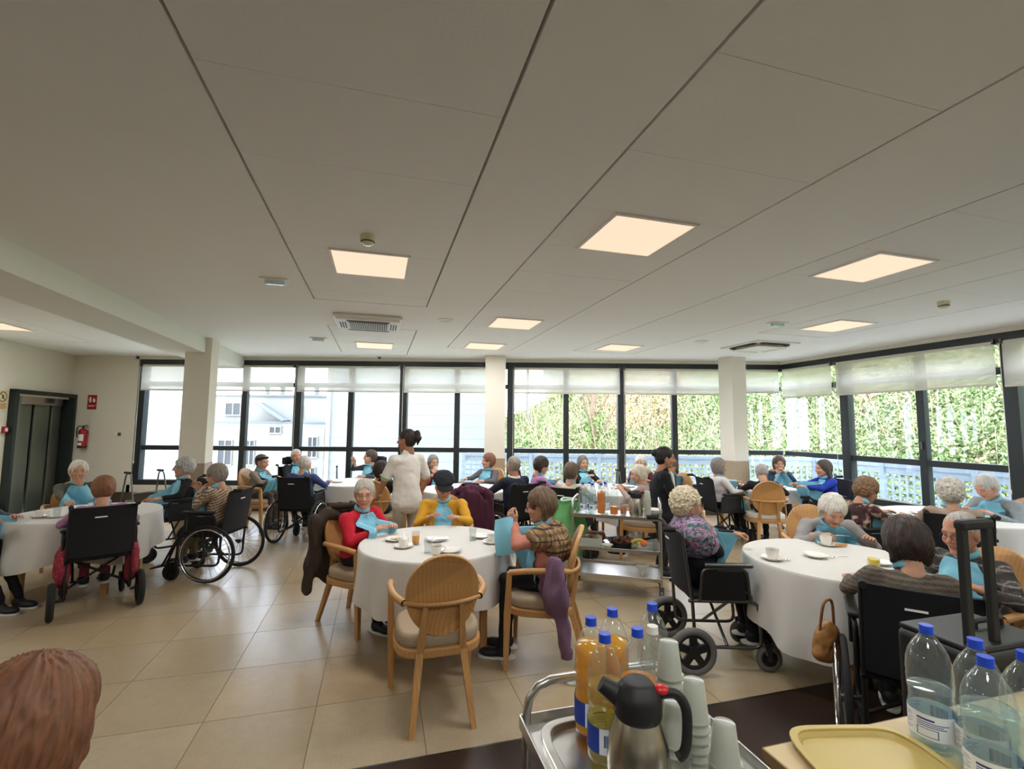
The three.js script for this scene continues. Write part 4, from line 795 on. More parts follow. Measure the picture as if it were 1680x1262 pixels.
    const rim = (a, b) => idx.push(a, b, b + n, a, b + n, a + n); for (let i = 0; i < cols; i++) { rim(at(0, 0, i), at(0, 0, i + 1)); rim(at(0, rows, i + 1), at(0, rows, i)); } for (let j = 0; j < rows; j++) { rim(at(0, j + 1, 0), at(0, j, 0)); rim(at(0, j, cols), at(0, j + 1, cols)); }
    const g = new THREE.BufferGeometry(); g.setAttribute('position', new THREE.BufferAttribute(new Float32Array(pos), 3)); g.setIndex(idx); g.computeVertexNormals();
    const bb = raw('bib', bodyUV(g), o.bibMat || M.bib, t); bb.userData.label = 'pale blue disposable bib';
    const nb = torus(0.071 * s, 0.012, 0, 0, 0, Math.PI / 2, 0, 0, 8, 28); nb.scale(1, 1.7, 1); nb.rotateX(lb * 0.8 + 0.25); nb.translate(0, N[1] + 0.03, N[2] + 0.004); mesh('neck_band', nb, o.bibMat || M.bib, bb);
  }
  if (o.glasses) {
    const G = []; for (const q of [1, -1]) { const r = torus(0.02, 0.0016, 0, 0, 0, 0, 0, 0, 5, 20); r.scale(1.1, 0.85, 1); r.translate(q * 0.031, -0.002, 0.098); G.push(r, bar([q * 0.053, 0.002, 0.096], [q * 0.079, 0.004, -0.02], 0.0016, 5)); }
    G.push(bar([-0.01, 0.003, 0.102], [0.01, 0.003, 0.102], 0.0016, 5)); const g = fuse(G); g.applyMatrix4(hm); raw('glasses', g, typeof o.glasses === 'string' ? mat(o.glasses, 0.4) : M.black, t);
  }
  if (o.extra) o.extra(t, { H, C, N, HC, hm, inHead, arms, s, sh, lb, dir, torso, mouthAt });
  // the seat underneath
  if (o.chair) { const back = o.chairBack ?? -0.07; seatAt(o.chair, X - fx * (back - 0.0), Z - fz * (back - 0.0), (o.yaw ?? 0) + (o.chairTurn ?? 0), o.chairLabel); lastSeat = [X - fx * back, Z - fz * back]; }
  return t;
}
// ---------- outside the glass ----------
M.render = mat('#86857f', 0.95); M.boards = mat('#787f82', 0.9); M.winDark = mat('#2b3033', 0.5); M.roofMetal = mat('#5f666a', 0.6); M.fence = mat('#8b99a6', 0.8); M.deck = mat('#cfcec8', 0.9); M.bark = mat('#7d6a55', 0.95); M.soil = mat('#5d5a38', 1);
struct('ground', box(120, 0.2, 90, -5, -3.3, -50), mat('#c9c8c0', 1));
struct('terrace_deck', [prism([[-1.2, BACKZ - 0.26], [gx(UR + 0.26, 7.5), BACKZ - 0.26], [gx(UR + 1.7, 8.3), gz(UR + 1.7, 8.3)], [-1.2, -11.1]], -0.3, -0.05), prism([[gx(UR + 0.26, 7.5), gz(UR + 0.26, 7.5)], [gx(UR + 0.26, -4), gz(UR + 0.26, -4)], [gx(UR + 1.7, -4), gz(UR + 1.7, -4)], [gx(UR + 1.7, 8.3), gz(UR + 1.7, 8.3)]], -0.3, -0.05)], M.deck);
{
  const w = [];
  const b = thing('apartment_building', 'pale flat-roofed apartment house with grey windows and a metal lean-to roof', 'building', [-13.6, -3.2, -26]);
  mesh('facade', [box(7.4, 4.9, 0.4, -0.2, 2.45, -0.2)], M.render, b); mesh('upper_storey', box(9.5, 1.9, 3, 0.2, 5.5, -2.2), M.render, b); mesh('roof_edge', [box(9.8, 0.1, 3.3, 0.2, 6.45, -2.2), box(7.6, 0.08, 0.5, -0.2, 4.92, -0.2)], M.roofMetal, b);
  mesh('side_wing', box(2.6, 4.6, 4, 3.6, 2.3, -1.6), M.render, b);
  const win = (x, y, ww, hh, z = 0.0) => { const f = mesh('window', box(ww, hh, 0.08, x, y, z + 0.02), M.winDark, b); mesh('window_frame', [box(0.06, hh, 0.05, x, y, z + 0.07), box(ww + 0.1, 0.07, 0.08, x, y - hh / 2, z + 0.06), box(ww + 0.1, 0.06, 0.06, x, y + hh / 2, z + 0.06), box(0.05, hh, 0.06, x - ww / 2, y, z + 0.06), box(0.05, hh, 0.06, x + ww / 2, y, z + 0.06)], M.render, f); };
  win(-2.2, 5.65, 0.85, 0.7, -0.7); win(0.6, 4.5, 0.62, 0.36); win(-2.1, 3.25, 0.75, 1.35); win(-0.75, 3.25, 0.5, 1.35); win(1.6, 5.55, 0.3, 0.55, -0.7); win(2.85, 3.6, 0.5, 1.1, 0.4); win(2.8, 2.2, 0.5, 0.6, 0.4); win(-1.9, 1.2, 0.7, 1.0); win(0.2, 1.2, 0.9, 1.0); win(3.75, 3.9, 0.2, 1.6, 0.4);
  const lean = [[-0.6, 6.05, -0.65], [1.0, 5.1, -0.2]]; mesh('lean_to_roof', [box(1.9, 0.07, 1.1, 0.25, 5.5, -0.3, 0, 0, -0.55)], M.roofMetal, b);
  for (let i = 0; i < 8; i++) mesh('roof_seam', box(0.03, 0.05, 1.12, -0.5 + i * 0.22, 5.96 - i * 0.135, -0.28, 0, 0, -0.55), M.render, b);
  mesh('drainpipe', cyl(0.05, 0.05, 4.6, -3.3, 2.5, 0.08, 10), M.render, b); mesh('drainpipe', cyl(0.05, 0.05, 4.6, 3.45, 2.5, 0.48, 10), M.render, b);
  for (const x of [-0.8, 0.1, 2.1, 3.0]) mesh('roof_vent', [cyl(0.12, 0.14, 0.5, x, 6.7, -1.6, 12), ball(0.16, x, 6.98, -1.6)], M.roofMetal, b);
  const h = thing('shrub', 'small pale green shrub in front of the apartment house', 'shrub', [-15.6, -3.2, -24.5]); const R = rng(4), G = []; for (let i = 0; i < 420; i++) { const a = R() * 6.3, q = R(), g = new THREE.CircleGeometry(0.07, 5); g.rotateX(R() * 3); g.rotateY(R() * 6); g.translate(Math.cos(a) * q * 0.65, 0.4 + R() * 1.1, Math.sin(a) * q * 0.65); G.push(g); } G.push(cyl(0.05, 0.07, 0.9, 0, 0.45, 0, 8)); const f = mesh('foliage', G, mat('#9bb56a', 0.9), h); f.userData.kind = 'stuff';
}
{
  const b = thing('boarded_building', 'tall white building clad in long horizontal boards', 'building', [-3.55, -3.2, -16.2]);
  mesh('wall_core', box(5.5, 13, 3, 0, 6.5, -1.6), M.boards, b); mesh('corner_post', box(0.14, 13, 0.14, -2.76, 6.5, -0.03), M.render, b);
  for (let i = 0; i < 32; i++) mesh('cladding_board', box(5.5, 0.396, 0.04, 0, 0.2 + i * 0.4, -0.07, -0.012), M.boards, b);
}
{ const b = thing('rendered_building', 'plain white rendered house wall beyond the narrow end window', 'building', [-13.5, -3.2, -15]); mesh('wall_block', box(7.2, 12, 0.6, 0, 6, -0.3), M.render, b); mesh('plinth', box(7.24, 0.8, 0.64, 0, 0.4, -0.3), M.deck, b); }
{ const b = thing('distant_house', 'distant grey gabled house above the bank', 'building', [7.2, 3.2, -38]); mesh('wall_block', box(9, 3.4, 6, 0, 1.7, 0), M.boards, b); const s = new THREE.Shape([new THREE.Vector2(-4.8, 0), new THREE.Vector2(4.8, 0), new THREE.Vector2(0, 2.0)]); mesh('roof', place(new THREE.ExtrudeGeometry(s, { depth: 6.4, bevelEnabled: false }), 0, 3.4, -3.2), M.roofMetal, b); for (let i = 0; i < 3; i++) mesh('window', box(1, 1.2, 0.1, -2.8 + i * 2.8, 1.9, 3.0), M.winDark, b); }
// grassy bank with shrubs and bare stems
const gridU = (x, z) => x * cT - z * sT;
const outD = (x, z) => Math.max(-(z + 12.4), gridU(x, z) - (UR + 2.6));
const ridge = (x, z) => Math.min(7.5, Math.max(0.9, 2.35 + 0.52 * (x - 1.2) + Math.max(0, z + 12) * 0.5));
function bankY(x, z) { const d = outD(x, z); if (d < 0) return -0.35; const t = Math.min(1, d / 8.5), s = t * t * (3 - 2 * t) * 0.55 + t * 0.45; return -0.35 + s * (ridge(x, z) + 0.35) + (fbm(x * 0.8, z * 0.8, 3, 8) - 0.5) * 1.1 * Math.min(1, d); }
{
  const g = new THREE.PlaneGeometry(46, 44, 150, 150); g.rotateX(-Math.PI / 2); g.translate(20.5, 0, -16); const p = g.attributes.position;
  for (let i = 0; i < p.count; i++) p.setY(i, p.getX(i) < 0.2 ? bankY(p.getX(i), p.getZ(i)) * Math.max(0, 1 + (p.getX(i) - 0.2) / 2.5) - 0.4 : bankY(p.getX(i), p.getZ(i)) - (outD(p.getX(i), p.getZ(i)) < 0 ? 0.4 : 0)); g.computeVertexNormals();
  const soil = struct('hillside', paint(g.toNonIndexed(), (x, y, z) => { const n = fbm(x * 0.6, y, z * 0.6, 2), m = vnoise(x * 7, y * 7, z * 7, 9); return n > 0.52 ? [0.32 + 0.08 * m, 0.30 + 0.08 * m, 0.16] : [0.2 + 0.06 * m, 0.28 + 0.08 * m, 0.1]; }), mat('#ffffff', 1, { vertexColors: true }));
  const leaf = mergeGeometries([0, 1, 2, 3, 4].map((k) => { const q = new THREE.CircleGeometry(0.03, 5); q.scale(1, 1.5, 1); q.rotateX(-1.0 + k * 0.45); q.rotateY(k * 1.26); q.translate(0.06 * Math.cos(k * 1.26), 0.02 * k, 0.06 * Math.sin(k * 1.26)); return q; }));
  const R = rng(77), N = 210000, im = new THREE.InstancedMesh(leaf, mat('#ffffff', 0.85), N), m = new THREE.Matrix4(), q = new THREE.Quaternion(), e = new THREE.Euler(), c = new THREE.Color();
  let n = 0; while (n < N) {
    const x = -0.6 + R() * 22, z = -24 + R() * 26, d = outD(x, z); if (d < -0.3 || d > 9.5) continue;
    if (x < 0.3 && R() > 0.3) continue;
    const y = bankY(x, z) + R() * R() * 0.5, k = fbm(x * 0.5, z * 0.5, 1, 21), s = 0.5 + R() * 0.75;
    e.set((R() - 0.5) * 1.6, R() * 6.28, (R() - 0.5) * 1.6); m.compose(V(x, y, z), q.setFromEuler(e), V(s, s, s)); im.setMatrixAt(n, m);
    const w = R(); if (k > 0.56 + w * 0.1) c.setRGB(0.36 + 0.14 * w, 0.30 + 0.1 * w, 0.18); else c.setRGB(0.18 + 0.16 * w, 0.27 + 0.12 * w, 0.09 + 0.09 * w); im.setColorAt(n, c); n++;
  }
  im.name = 'bank_foliage'; im.userData = { label: 'sunlit green leaves covering the bank outside', category: 'foliage', kind: 'stuff' }; scene.add(im);
  const tw = new THREE.CylinderGeometry(0.004, 0.009, 1, 5); tw.translate(0, 0.5, 0);
  const T = 3400, it = new THREE.InstancedMesh(tw, mat('#ffffff', 0.95), T); n = 0;
  while (n < T) { const x = 0 + R() * 21, z = -23 + R() * 24, d = outD(x, z); if (d < 0.6 || d > 9) continue; if (fbm(x * 0.35, z * 0.35, 4, 31) < 0.46) continue; e.set((R() - 0.5) * 2.4, R() * 6.28, (R() - 0.5) * 2.4); const L = 0.6 + R() * 2.0; m.compose(V(x, bankY(x, z), z), q.setFromEuler(e), V(1, L, 1)); it.setMatrixAt(n, m); c.setRGB(0.36 + R() * 0.2, 0.29 + R() * 0.14, 0.18 + R() * 0.08); it.setColorAt(n, c); n++; }
  it.name = 'bank_stems'; it.userData = { label: 'bare tan stems standing up all over the bank', category: 'twigs', kind: 'stuff' }; scene.add(it);
}
{ // lattice fence round the terrace
  function fence(ax, az, bx, bz, label) {
    const L = Math.hypot(bx - ax, bz - az), turn = Math.atan2(-(bz - az), bx - ax), n = Math.round(L / 1.5), w = L / n, t = thing('lattice_fence', label, 'fence', [ax, -0.05, az], turn);
    for (let i = 0; i <= n; i++) mesh('post', box(0.08, 1.12, 0.08, i * w, 0.56, 0), M.fence, t);
    for (let i = 0; i < n; i++) {
      mesh('top_rail', box(w - 0.08, 0.07, 0.05, (i + 0.5) * w, 1.06, 0), M.fence, t); mesh('bottom_rail', box(w - 0.08, 0.07, 0.05, (i + 0.5) * w, 0.12, 0), M.fence, t); mesh('panel_band', box(w - 0.08, 0.12, 0.02, (i + 0.5) * w, 0.965, 0), M.fence, t);
      const G = [], k = Math.round((w - 0.1) / 0.12); for (let j = 1; j < k; j++) G.push(box(0.04, 0.78, 0.012, i * w + 0.05 + j * (w - 0.1) / k, 0.53, 0.008)); for (let j = 1; j < 7; j++) G.push(box(w - 0.1, 0.035, 0.012, (i + 0.5) * w, 0.15 + j * 0.112, -0.006));
      const l = mesh('lattice', G, M.fence, t); l.userData.kind = 'stuff';
    }
  }
  const c = [gx(UR + 1.55, 8.15), gz(UR + 1.55, 8.15)];
  fence(-1.1, -11.0, c[0], c[1], 'grey lattice fence along the terrace behind the long window wall'); fence(c[0], c[1], gx(UR + 1.55, -0.5), gz(UR + 1.55, -0.5), 'grey lattice fence along the terrace beside the side glazing');
}
{
  const t = thing('lamp_post', 'slim pale lamp post at the foot of the bank', 'lamp post', [0.62, -3.2, -18.2]); mesh('pole', cyl(0.05, 0.09, 8.2, 0, 4.1, 0, 12), M.render, t); mesh('arm', bar([0, 7.9, 0], [0.9, 8.1, 0], 0.03), M.render, t); mesh('lamp_head', rbox(0.5, 0.1, 0.2, 0.04, 1.1, 8.1, 0), M.roofMetal, t);
  const s = new THREE.Shape([new THREE.Vector2(-0.35, 0), new THREE.Vector2(0.35, 0), new THREE.Vector2(0, 0.6)]); mesh('warning_plate', place(new THREE.ExtrudeGeometry(s, { depth: 0.02, bevelEnabled: false }), -0.15, 4.2, 0.12), M.render, t);
  const tr = thing('bare_tree', 'bare forked tree with an ivy-covered trunk', 'tree', [2.55, 0.2, -14.6]); const R = rng(12);
  mesh('trunk', tube([[0, -0.8, 0], [0.05, 0.6, 0], [-0.05, 1.8, 0.1], [0.1, 3.4, 0]], 0.09, 20, 8), M.bark, tr);
  for (let i = 0; i < 9; i++) { const y = 0.9 + i * 0.26, a = i * 2.2, L = 1.3 - i * 0.06; mesh('branch', tube([[0, y, 0], [Math.cos(a) * 0.35 * L, y + 0.6 * L, Math.sin(a) * 0.3], [Math.cos(a) * 0.7 * L, y + 1.3 * L, Math.sin(a) * 0.6]], 0.028, 10, 5), M.bark, tr); }
  const G = []; for (let i = 0; i < 500; i++) { const y = -0.5 + R() * 2.4, a = R() * 6.3, g = new THREE.CircleGeometry(0.05, 5); g.rotateX(R() * 3); g.rotateY(R() * 6); g.translate(Math.cos(a) * (0.1 + R() * 0.14), y, Math.sin(a) * (0.1 + R() * 0.14)); G.push(g); } const f = mesh('ivy', G, mat('#6f8a3f', 0.85), tr); f.userData.kind = 'stuff';
}
// ---------- things on the walls ----------
{ // lift in the left wall
  const t = thing('lift', 'stainless steel lift with closed sliding doors in a dark frame', 'lift', [gx(UL + 0.06, 10.385), 0, gz(UL + 0.06, 10.385)], TH + Math.PI / 2);   // local x runs towards the camera, z into the room
  const X = (v) => -(v - 10.385);                     // v along the wall to local x
  mesh('back_box', box(1.61, 2.2, 0.03, 0, 1.1, -0.3), M.liftSteel, t);
  mesh('outer_frame', [rbox(0.07, 2.215, 0.32, 0.006, 0.77, 1.107, -0.12), rbox(0.07, 2.215, 0.32, 0.006, -0.77, 1.107, -0.12), rbox(1.61, 0.07, 0.32, 0.006, 0, 2.18, -0.12)], mat('#2b3231', 0.4, { metalness: 0.4 }), t);
  mesh('header_panel', rbox(1.12, 0.16, 0.03, 0.004, X(10.27), 2.06, -0.13), M.steel, t);
  const dsp = mesh('display', rbox(0.26, 0.09, 0.02, 0.02, X(10.1), 2.065, -0.11), M.steelDark, t); mesh('digit_window', box(0.09, 0.05, 0.004, X(10.1), 2.065, -0.098), mat('#140b0a', 0.3), dsp);
  for (const [a, b, z] of [[9.70, 9.94, -0.16], [9.965, 10.36, -0.19], [10.385, 10.82, -0.22]]) mesh('door_leaf', rbox(b - a, 1.98, 0.03, 0.004, X((a + b) / 2), 0.99, z), M.liftSteel, t);
  mesh('side_jamb', rbox(0.33, 2.14, 0.03, 0.004, X(10.985), 1.07, -0.12), M.liftSteel, t);
  const tag = mesh('notice', box(0.1, 0.12, 0.002, X(11.0), 1.66, -0.103), M.paper, t); mesh('notice_print', [box(0.06, 0.012, 0.001, X(11.0), 1.68, -0.1015), box(0.03, 0.03, 0.001, X(11.0), 1.645, -0.1015)], M.grille, tag);
  mesh('indicator', rbox(0.1, 0.04, 0.01, 0.004, X(11.06), 1.98, -0.1), M.black, t);
  mesh('sill_plate', box(1.5, 0.012, 0.2, 0, 0.006, -0.1), M.steelDark, t);
}
function signTex(fn, w = 256, h = 256) { const c = document.createElement('canvas'); c.width = w; c.height = h; fn(c.getContext('2d'), w, h); const t = new THREE.CanvasTexture(c); t.colorSpace = THREE.SRGBColorSpace; return t; }
function sign(name, label, w, h, pos, turn, tex) {
  const t = thing(name, label, 'sign', pos, turn); mesh('plate', rbox(w, h, 0.006, 0.002, 0, 0, 0.003), M.paper, t);
  const g = new THREE.PlaneGeometry(w * 0.97, h * 0.97); g.translate(0, 0, 0.0068); mesh('print', g, mat('#ffffff', 0.5, { map: tex }), t, true);
}
sign('extinguisher_sign', 'red square sign with white fire extinguisher pictograms', 0.19, 0.29, [-8.235, 2.07, BACKZ + 0.002], 0, signTex((q, w, h) => {
  q.fillStyle = '#a01a16'; q.fillRect(0, 0, w, h); q.fillStyle = '#f1ece4'; q.beginPath(); q.roundRect(52, 84, 52, 120, 16); q.fill(); q.fillRect(66, 58, 24, 26); q.fillRect(44, 52, 50, 10); q.lineWidth = 8; q.strokeStyle = '#f1ece4'; q.beginPath(); q.moveTo(60, 66); q.quadraticCurveTo(28, 90, 34, 150); q.stroke();
  q.beginPath(); q.moveTo(150, 190); q.quadraticCurveTo(128, 130, 168, 70); q.quadraticCurveTo(176, 120, 204, 110); q.quadraticCurveTo(222, 160, 200, 200); q.fill(); q.fillRect(30, 282, 196, 12); q.fillRect(30, 304, 150, 10); q.strokeStyle = '#3a0f0c'; q.lineWidth = 6; q.strokeRect(0, 0, w, h); }, 256, 390));
sign('lift_sign', 'pale sign with a crossed-out round pictogram beside the lift', 0.24, 0.34, [gx(UL + 0.002, 9.44), 2.02, gz(UL + 0.002, 9.44)], TH + Math.PI / 2, signTex((q, w, h) => {
  q.fillStyle = '#dfd3a8'; q.fillRect(0, 0, w, h); q.strokeStyle = '#6a1512'; q.lineWidth = 16; q.beginPath(); q.arc(128, 120, 84, 0, 7); q.stroke(); q.beginPath(); q.moveTo(70, 60); q.lineTo(186, 180); q.stroke(); q.fillStyle = '#3a3226'; q.fillRect(108, 86, 40, 70); q.fillStyle = '#a83a1c'; for (let i = 0; i < 4; i++) q.fillRect(30, 240 + i * 26, 196 - (i % 2) * 30, 12); }, 256, 362));
{ const t = thing('alarm_point', 'small red fire alarm call point beside the lift', 'alarm', [gx(UL, 9.5), 1.55, gz(UL, 9.5)], TH + Math.PI / 2); mesh('case', rbox(0.1, 0.1, 0.045, 0.008, 0.02, 0, 0.022), M.red, t); mesh('glass_plate', box(0.055, 0.055, 0.004, 0.02, 0, 0.046), M.paper, t); mesh('side_plate', rbox(0.08, 0.1, 0.02, 0.004, -0.085, 0, 0.01), M.white, t); }
{ const t = thing('fire_extinguisher', 'red fire extinguisher hanging on the beige wall', 'fire extinguisher', [-8.29, 1.18, BACKZ + 0.09]);
  mesh('cylinder', lathe([[0, 0], [0.06, 0], [0.068, 0.01], [0.07, 0.04], [0.07, 0.31], [0.06, 0.345], [0.03, 0.37], [0.018, 0.375], [0.018, 0.39]], 28), M.red, t);
  mesh('valve', [cyl(0.016, 0.018, 0.045, 0, 0.405, 0, 12), box(0.1, 0.012, 0.018, 0.03, 0.43, 0, 0, 0, 0.2), box(0.09, 0.01, 0.018, 0.03, 0.41, 0)], M.black, t);
  mesh('hose', tube([[0, 0.41, 0.01], [-0.07, 0.42, 0.02], [-0.095, 0.34, 0.03], [-0.08, 0.2, 0.03]], 0.009, 20, 6), M.black, t);
  const l = new THREE.CylinderGeometry(0.071, 0.071, 0.13, 16, 1, true, -0.9, 1.8); l.translate(0, 0.2, 0); mesh('label', l, M.paper, t); const k = new THREE.CylinderGeometry(0.071, 0.071, 0.05, 16, 1, true, -0.9, 1.5); k.translate(0, 0.08, 0); mesh('label', k, M.paper, t); mesh('base_ring', cyl(0.071, 0.071, 0.03, 0, 0.02, 0, 24), M.black, t); mesh('wall_bracket', box(0.05, 0.08, 0.04, 0, 0.3, -0.08), M.black, t); }
{ const t = thing('switch_plate', 'small grey double switch plate on the beige wall', 'switch', [-7.69, 1.45, BACKZ]); mesh('plate', rbox(0.16, 0.085, 0.01, 0.003, 0, 0, 0.005), M.cream, t); mesh('rocker', rbox(0.06, 0.06, 0.008, 0.002, -0.04, 0, 0.012), M.white, t); mesh('rocker', rbox(0.06, 0.06, 0.008, 0.002, 0.04, 0, 0.012), M.steelDark, t); }
// ---------- tables and what lies on them ----------
const TB = { red: [-0.61, -3.92], shawl: [2.36, -3.52], lift: [-4.43, -5.03], band: [-2.55, -7.78], mid: [-0.68, -7.08], far: [1.45, -7.15], sq: [3.95, -7.6], side: [4.85, -5.25] };
roundTable(...TB.red, 0.6, 'round wooden table between the red, yellow and scarfed diners', 'white cloth on the table with an empty armchair before it', 0.35, 3);
roundTable(...TB.shawl, 0.6, 'round wooden table beside the woman in the knitted shawl', 'white cloth hanging low beside the shawl wearer’s wheelchair', 0.46, 5, 0.035);
roundTable(...TB.lift, 0.62, 'round wooden table opposite the lift', 'white cloth on the table opposite the lift', 0.4, 7);
roundTable(...TB.band, 0.6, 'round wooden table below the view of the apartment house', 'white cloth on the table before the apartment house view', 0.24, 9, 0.02);
roundTable(...TB.mid, 0.65, 'round wooden table before the middle pillar', 'white cloth on the table before the middle pillar', 0.4, 11);
roundTable(...TB.far, 0.7, 'round wooden table behind the drinks trolley', 'white cloth on the table behind the drinks trolley', 0.35, 13);
roundTable(...TB.side, 0.65, 'round wooden table beside the glazed side wall', 'white cloth on the table beside the glazed side wall', 0.4, 15);
squareTable(...TB.sq, 0.92, 10 * D2R, 'square wooden table in the glazed corner', 'white square cloth with hanging corners in the glazed corner');
const on = (k, x, z) => [TB[k][0] + x, TB[k][1] + z];
{ // table of the woman in red
  let p = on('red', -0.33, 0.0); plate(...p, 'white plate with crumbled biscuit before the woman in red', 0.085);
  one('biscuit_crumbs', [rbox(0.05, 0.016, 0.035, 0.006, -0.01, 0, 0), rbox(0.035, 0.02, 0.03, 0.006, 0.025, 0.002, 0.014), rbox(0.03, 0.014, 0.025, 0.005, 0.01, 0.0, -0.025)], mat('#e6dcc4', 0.9), 'pale broken biscuit on the plate before the woman in red', 'biscuit', [p[0], TOP + 0.018, p[1]], 0.4);
  p = on('red', -0.215, 0.21); cup(...p, 2.4, 'white cup stuffed with a crumpled paper napkin', false); saucer(p[0], p[1], 'saucer under the cup holding a paper napkin', TOP - 0.002);
  { const g = []; const R = rng(5); for (let i = 0; i < 6; i++) { const s = new THREE.ConeGeometry(0.022, 0.07, 5); s.rotateX((R() - 0.5) * 1.2); s.rotateZ((R() - 0.5) * 1.2); s.translate((R() - 0.5) * 0.03, 0.062 + R() * 0.015, (R() - 0.5) * 0.03); g.push(s); } const o = one('paper_napkin', g, M.paper, 'crumpled white paper napkin standing in a cup', 'napkin', [p[0], TOP + 0.01, p[1]]); }
  p = on('red', -0.14, 0.12); glass(...p, 'juice glass half full on the table of the woman in red', 0.62);
  p = on('red', 0.0, 0.0); plate(...p, 'white plate holding a folded paper in the middle of the table', 0.085); one('paper_napkin', box(0.13, 0.002, 0.07, 0, 0, 0), M.paper, 'flat folded paper napkin across a white plate', 'napkin', [p[0] + 0.04, TOP + 0.02, p[1]], 0.4);
  p = on('red', 0.16, 0.33); plate(...p, 'white plate before the diner in the flat cap', 0.085);
  p = on('red', 0.07, 0.40); cup(...p, 0.2, 'white cup of coffee before the diner in the flat cap', true);
  p = on('red', -0.0, 0.36); glass(...p, 'empty clear glass beside the flat cap diner’s coffee');
  p = on('red', 0.36, -0.13); plate(...p, 'white plate at the place of the scarf wearer', 0.085);
  p = on('red', 0.46, 0.05); cup(...p, 2.2, 'white coffee cup at the place of the scarf wearer', true); saucer(p[0], p[1], 'saucer under the scarf wearer’s cup', TOP - 0.002); spoon(p[0] - 0.055, p[1] - 0.02, 0.6, 'teaspoon leaning by the scarf wearer’s cup', TOP + 0.02);
  p = on('red', 0.3, -0.02); glass(...p, 'empty clear glass beside the scarf wearer’s plate');
}
{ let p = on('shawl', -0.48, 0.06); saucer(...p, 'saucer under the shawl wearer’s cup'); cup(p[0], p[1], 1.2, 'white cup on a saucer beside the woman in the shawl', true, TOP + 0.006, 1.1); spoon(p[0] + 0.1, p[1] + 0.02, -1.4, 'teaspoon lying beside the shawl wearer’s cup');
  p = on('shawl', 0.2, -0.36); saucer(p[0], p[1], 'saucer with cup and biscuit under the stooping woman'); cup(p[0] - 0.015, p[1], 0.4, 'white cup the stooping woman spoons from', true, TOP + 0.006, 1.1); bread(p[0] + 0.08, p[1] + 0.04, 0.1, 'brown biscuit on the saucer of the stooping woman');
  p = on('shawl', -0.12, -0.02); plate(...p, 'empty white plate in the middle of the shawl wearer’s table', 0.08); spoon(p[0] + 0.11, p[1] + 0.02, 1.5, 'teaspoon beside the empty plate on the shawl table');
  p = on('shawl', 0.02, 0.36); glass(...p, 'bright yellow juice in a clear glass before the beige knit cardigan', 0.86, M.lemonade, TOP, 0.034, 0.095);
  p = on('shawl', 0.22, 0.15); saucer(...p, 'saucer beside the beige knit cardigan’s elbow'); }
{ let p = on('lift', -0.2, 0.32); saucer(...p, 'saucer at the table end facing the lift'); cup(p[0], p[1], 1, 'white cup on the table end facing the lift', false, TOP + 0.006);
  p = on('lift', -0.05, 0.3); glass(...p, 'empty glass between two cups on the lift table'); saucer(p[0], p[1], 'saucer under the empty glass on lift table', TOP - 0.003);
  p = on('lift', -0.1, -0.15); cup(...p, 0.5, 'white cup before the woman with a hand at her throat', true); saucer(p[0], p[1], 'saucer before the woman with a hand at her throat', TOP - 0.003);
  p = on('lift', 0.32, -0.12); cup(...p, 2, 'white cup beside the juice on the lift table', true); saucer(p[0], p[1], 'saucer beside the juice on the lift table', TOP - 0.003);
  p = on('lift', 0.4, -0.02); glass(...p, 'glass of orange juice on the lift table', 0.4, M.juice, TOP, 0.036, 0.12); p = on('lift', 0.48, 0.12); plate(...p, 'white plate before the striped cardigan', 0.08); }
{ let p = on('band', 0.33, -0.05); glass(...p, 'glass of pale juice on the table before the apartment house view', 0.5, mat('#d9a878', 0.3)); p = on('band', 0.28, 0.22); one('serving_tray', rbox(0.26, 0.012, 0.17, 0.005, 0, 0.006, 0), mat('#b7a0a4', 0.5), 'flat tray on the table before the apartment house view', 'tray', [p[0], TOP, p[1]]); p = on('band', -0.25, 0.1); plate(...p, 'white plate before the man in blue'); }
{ let p = on('mid', -0.05, -0.05); glass(...p, 'glass of orange juice on the table before the middle pillar', 0.35, M.juice, TOP, 0.035, 0.13); p = on('mid', 0.1, -0.1); cup(...p, 1, 'white cup beside the juice before the middle pillar', true); p = on('mid', -0.33, 0.12); plate(...p, 'white plate before the drinking woman in maroon'); }
{ let p; for (const [x, z, l] of [[-0.3, -0.3, 'white plate before the long-haired woman in black'], [0.15, -0.1, 'stacked white plate behind the trolley bottles'], [0.38, -0.25, 'white plate before the woman drinking from a cup'], [-0.42, 0.15, 'white plate before the man in cream']]) { p = on('far', x, z); plate(...p, l, 0.1); }
  for (const [x, z, f, l] of [[-0.2, -0.1, 0, 'empty glass before the long-haired woman in black'], [-0.12, 0.02, 0, 'second empty glass on the table behind the trolley'], [0.3, 0.05, 0, 'tall empty glass near the hair bun'], [0.02, -0.25, 0.4, 'glass of pink drink on the table behind the trolley']]) { p = on('far', x, z); glass(p[0], p[1], l, f, mat('#d9a7a0', 0.3)); }
  p = on('far', -0.33, 0.0); cup(...p, 0.5, 'white cup on the table behind the trolley', true); }
{ let p = on('sq', 0.05, 0.12); glass(...p, 'glass of bright orange juice on the square table', 0.75, M.juice, TOP, 0.04, 0.12); p = on('sq', 0.3, 0.1); plate(...p, 'small plate of red cake on the square table', 0.09); one('cake', [rbox(0.1, 0.03, 0.05, 0.01, 0, 0.015, 0)], mat('#a8616a', 0.8), 'slice of reddish cake on a small plate', 'cake', [p[0], TOP + 0.012, p[1]], 0.4); }
{ let p = on('side', -0.08, 0.1); glass(...p, 'glass of orange juice on the table by the side glazing', 0.5, M.juice, TOP, 0.042, 0.12); p = on('side', -0.3, -0.05); plate(...p, 'white plate of biscuits before the patterned jacket', 0.1); bread(p[0], p[1], 0.3, 'long biscuit held over the plate of the patterned jacket', TOP + 0.02); p = on('side', 0.25, 0.2); plate(...p, 'white plate before the white-haired stooping diner in grey', 0.09); }
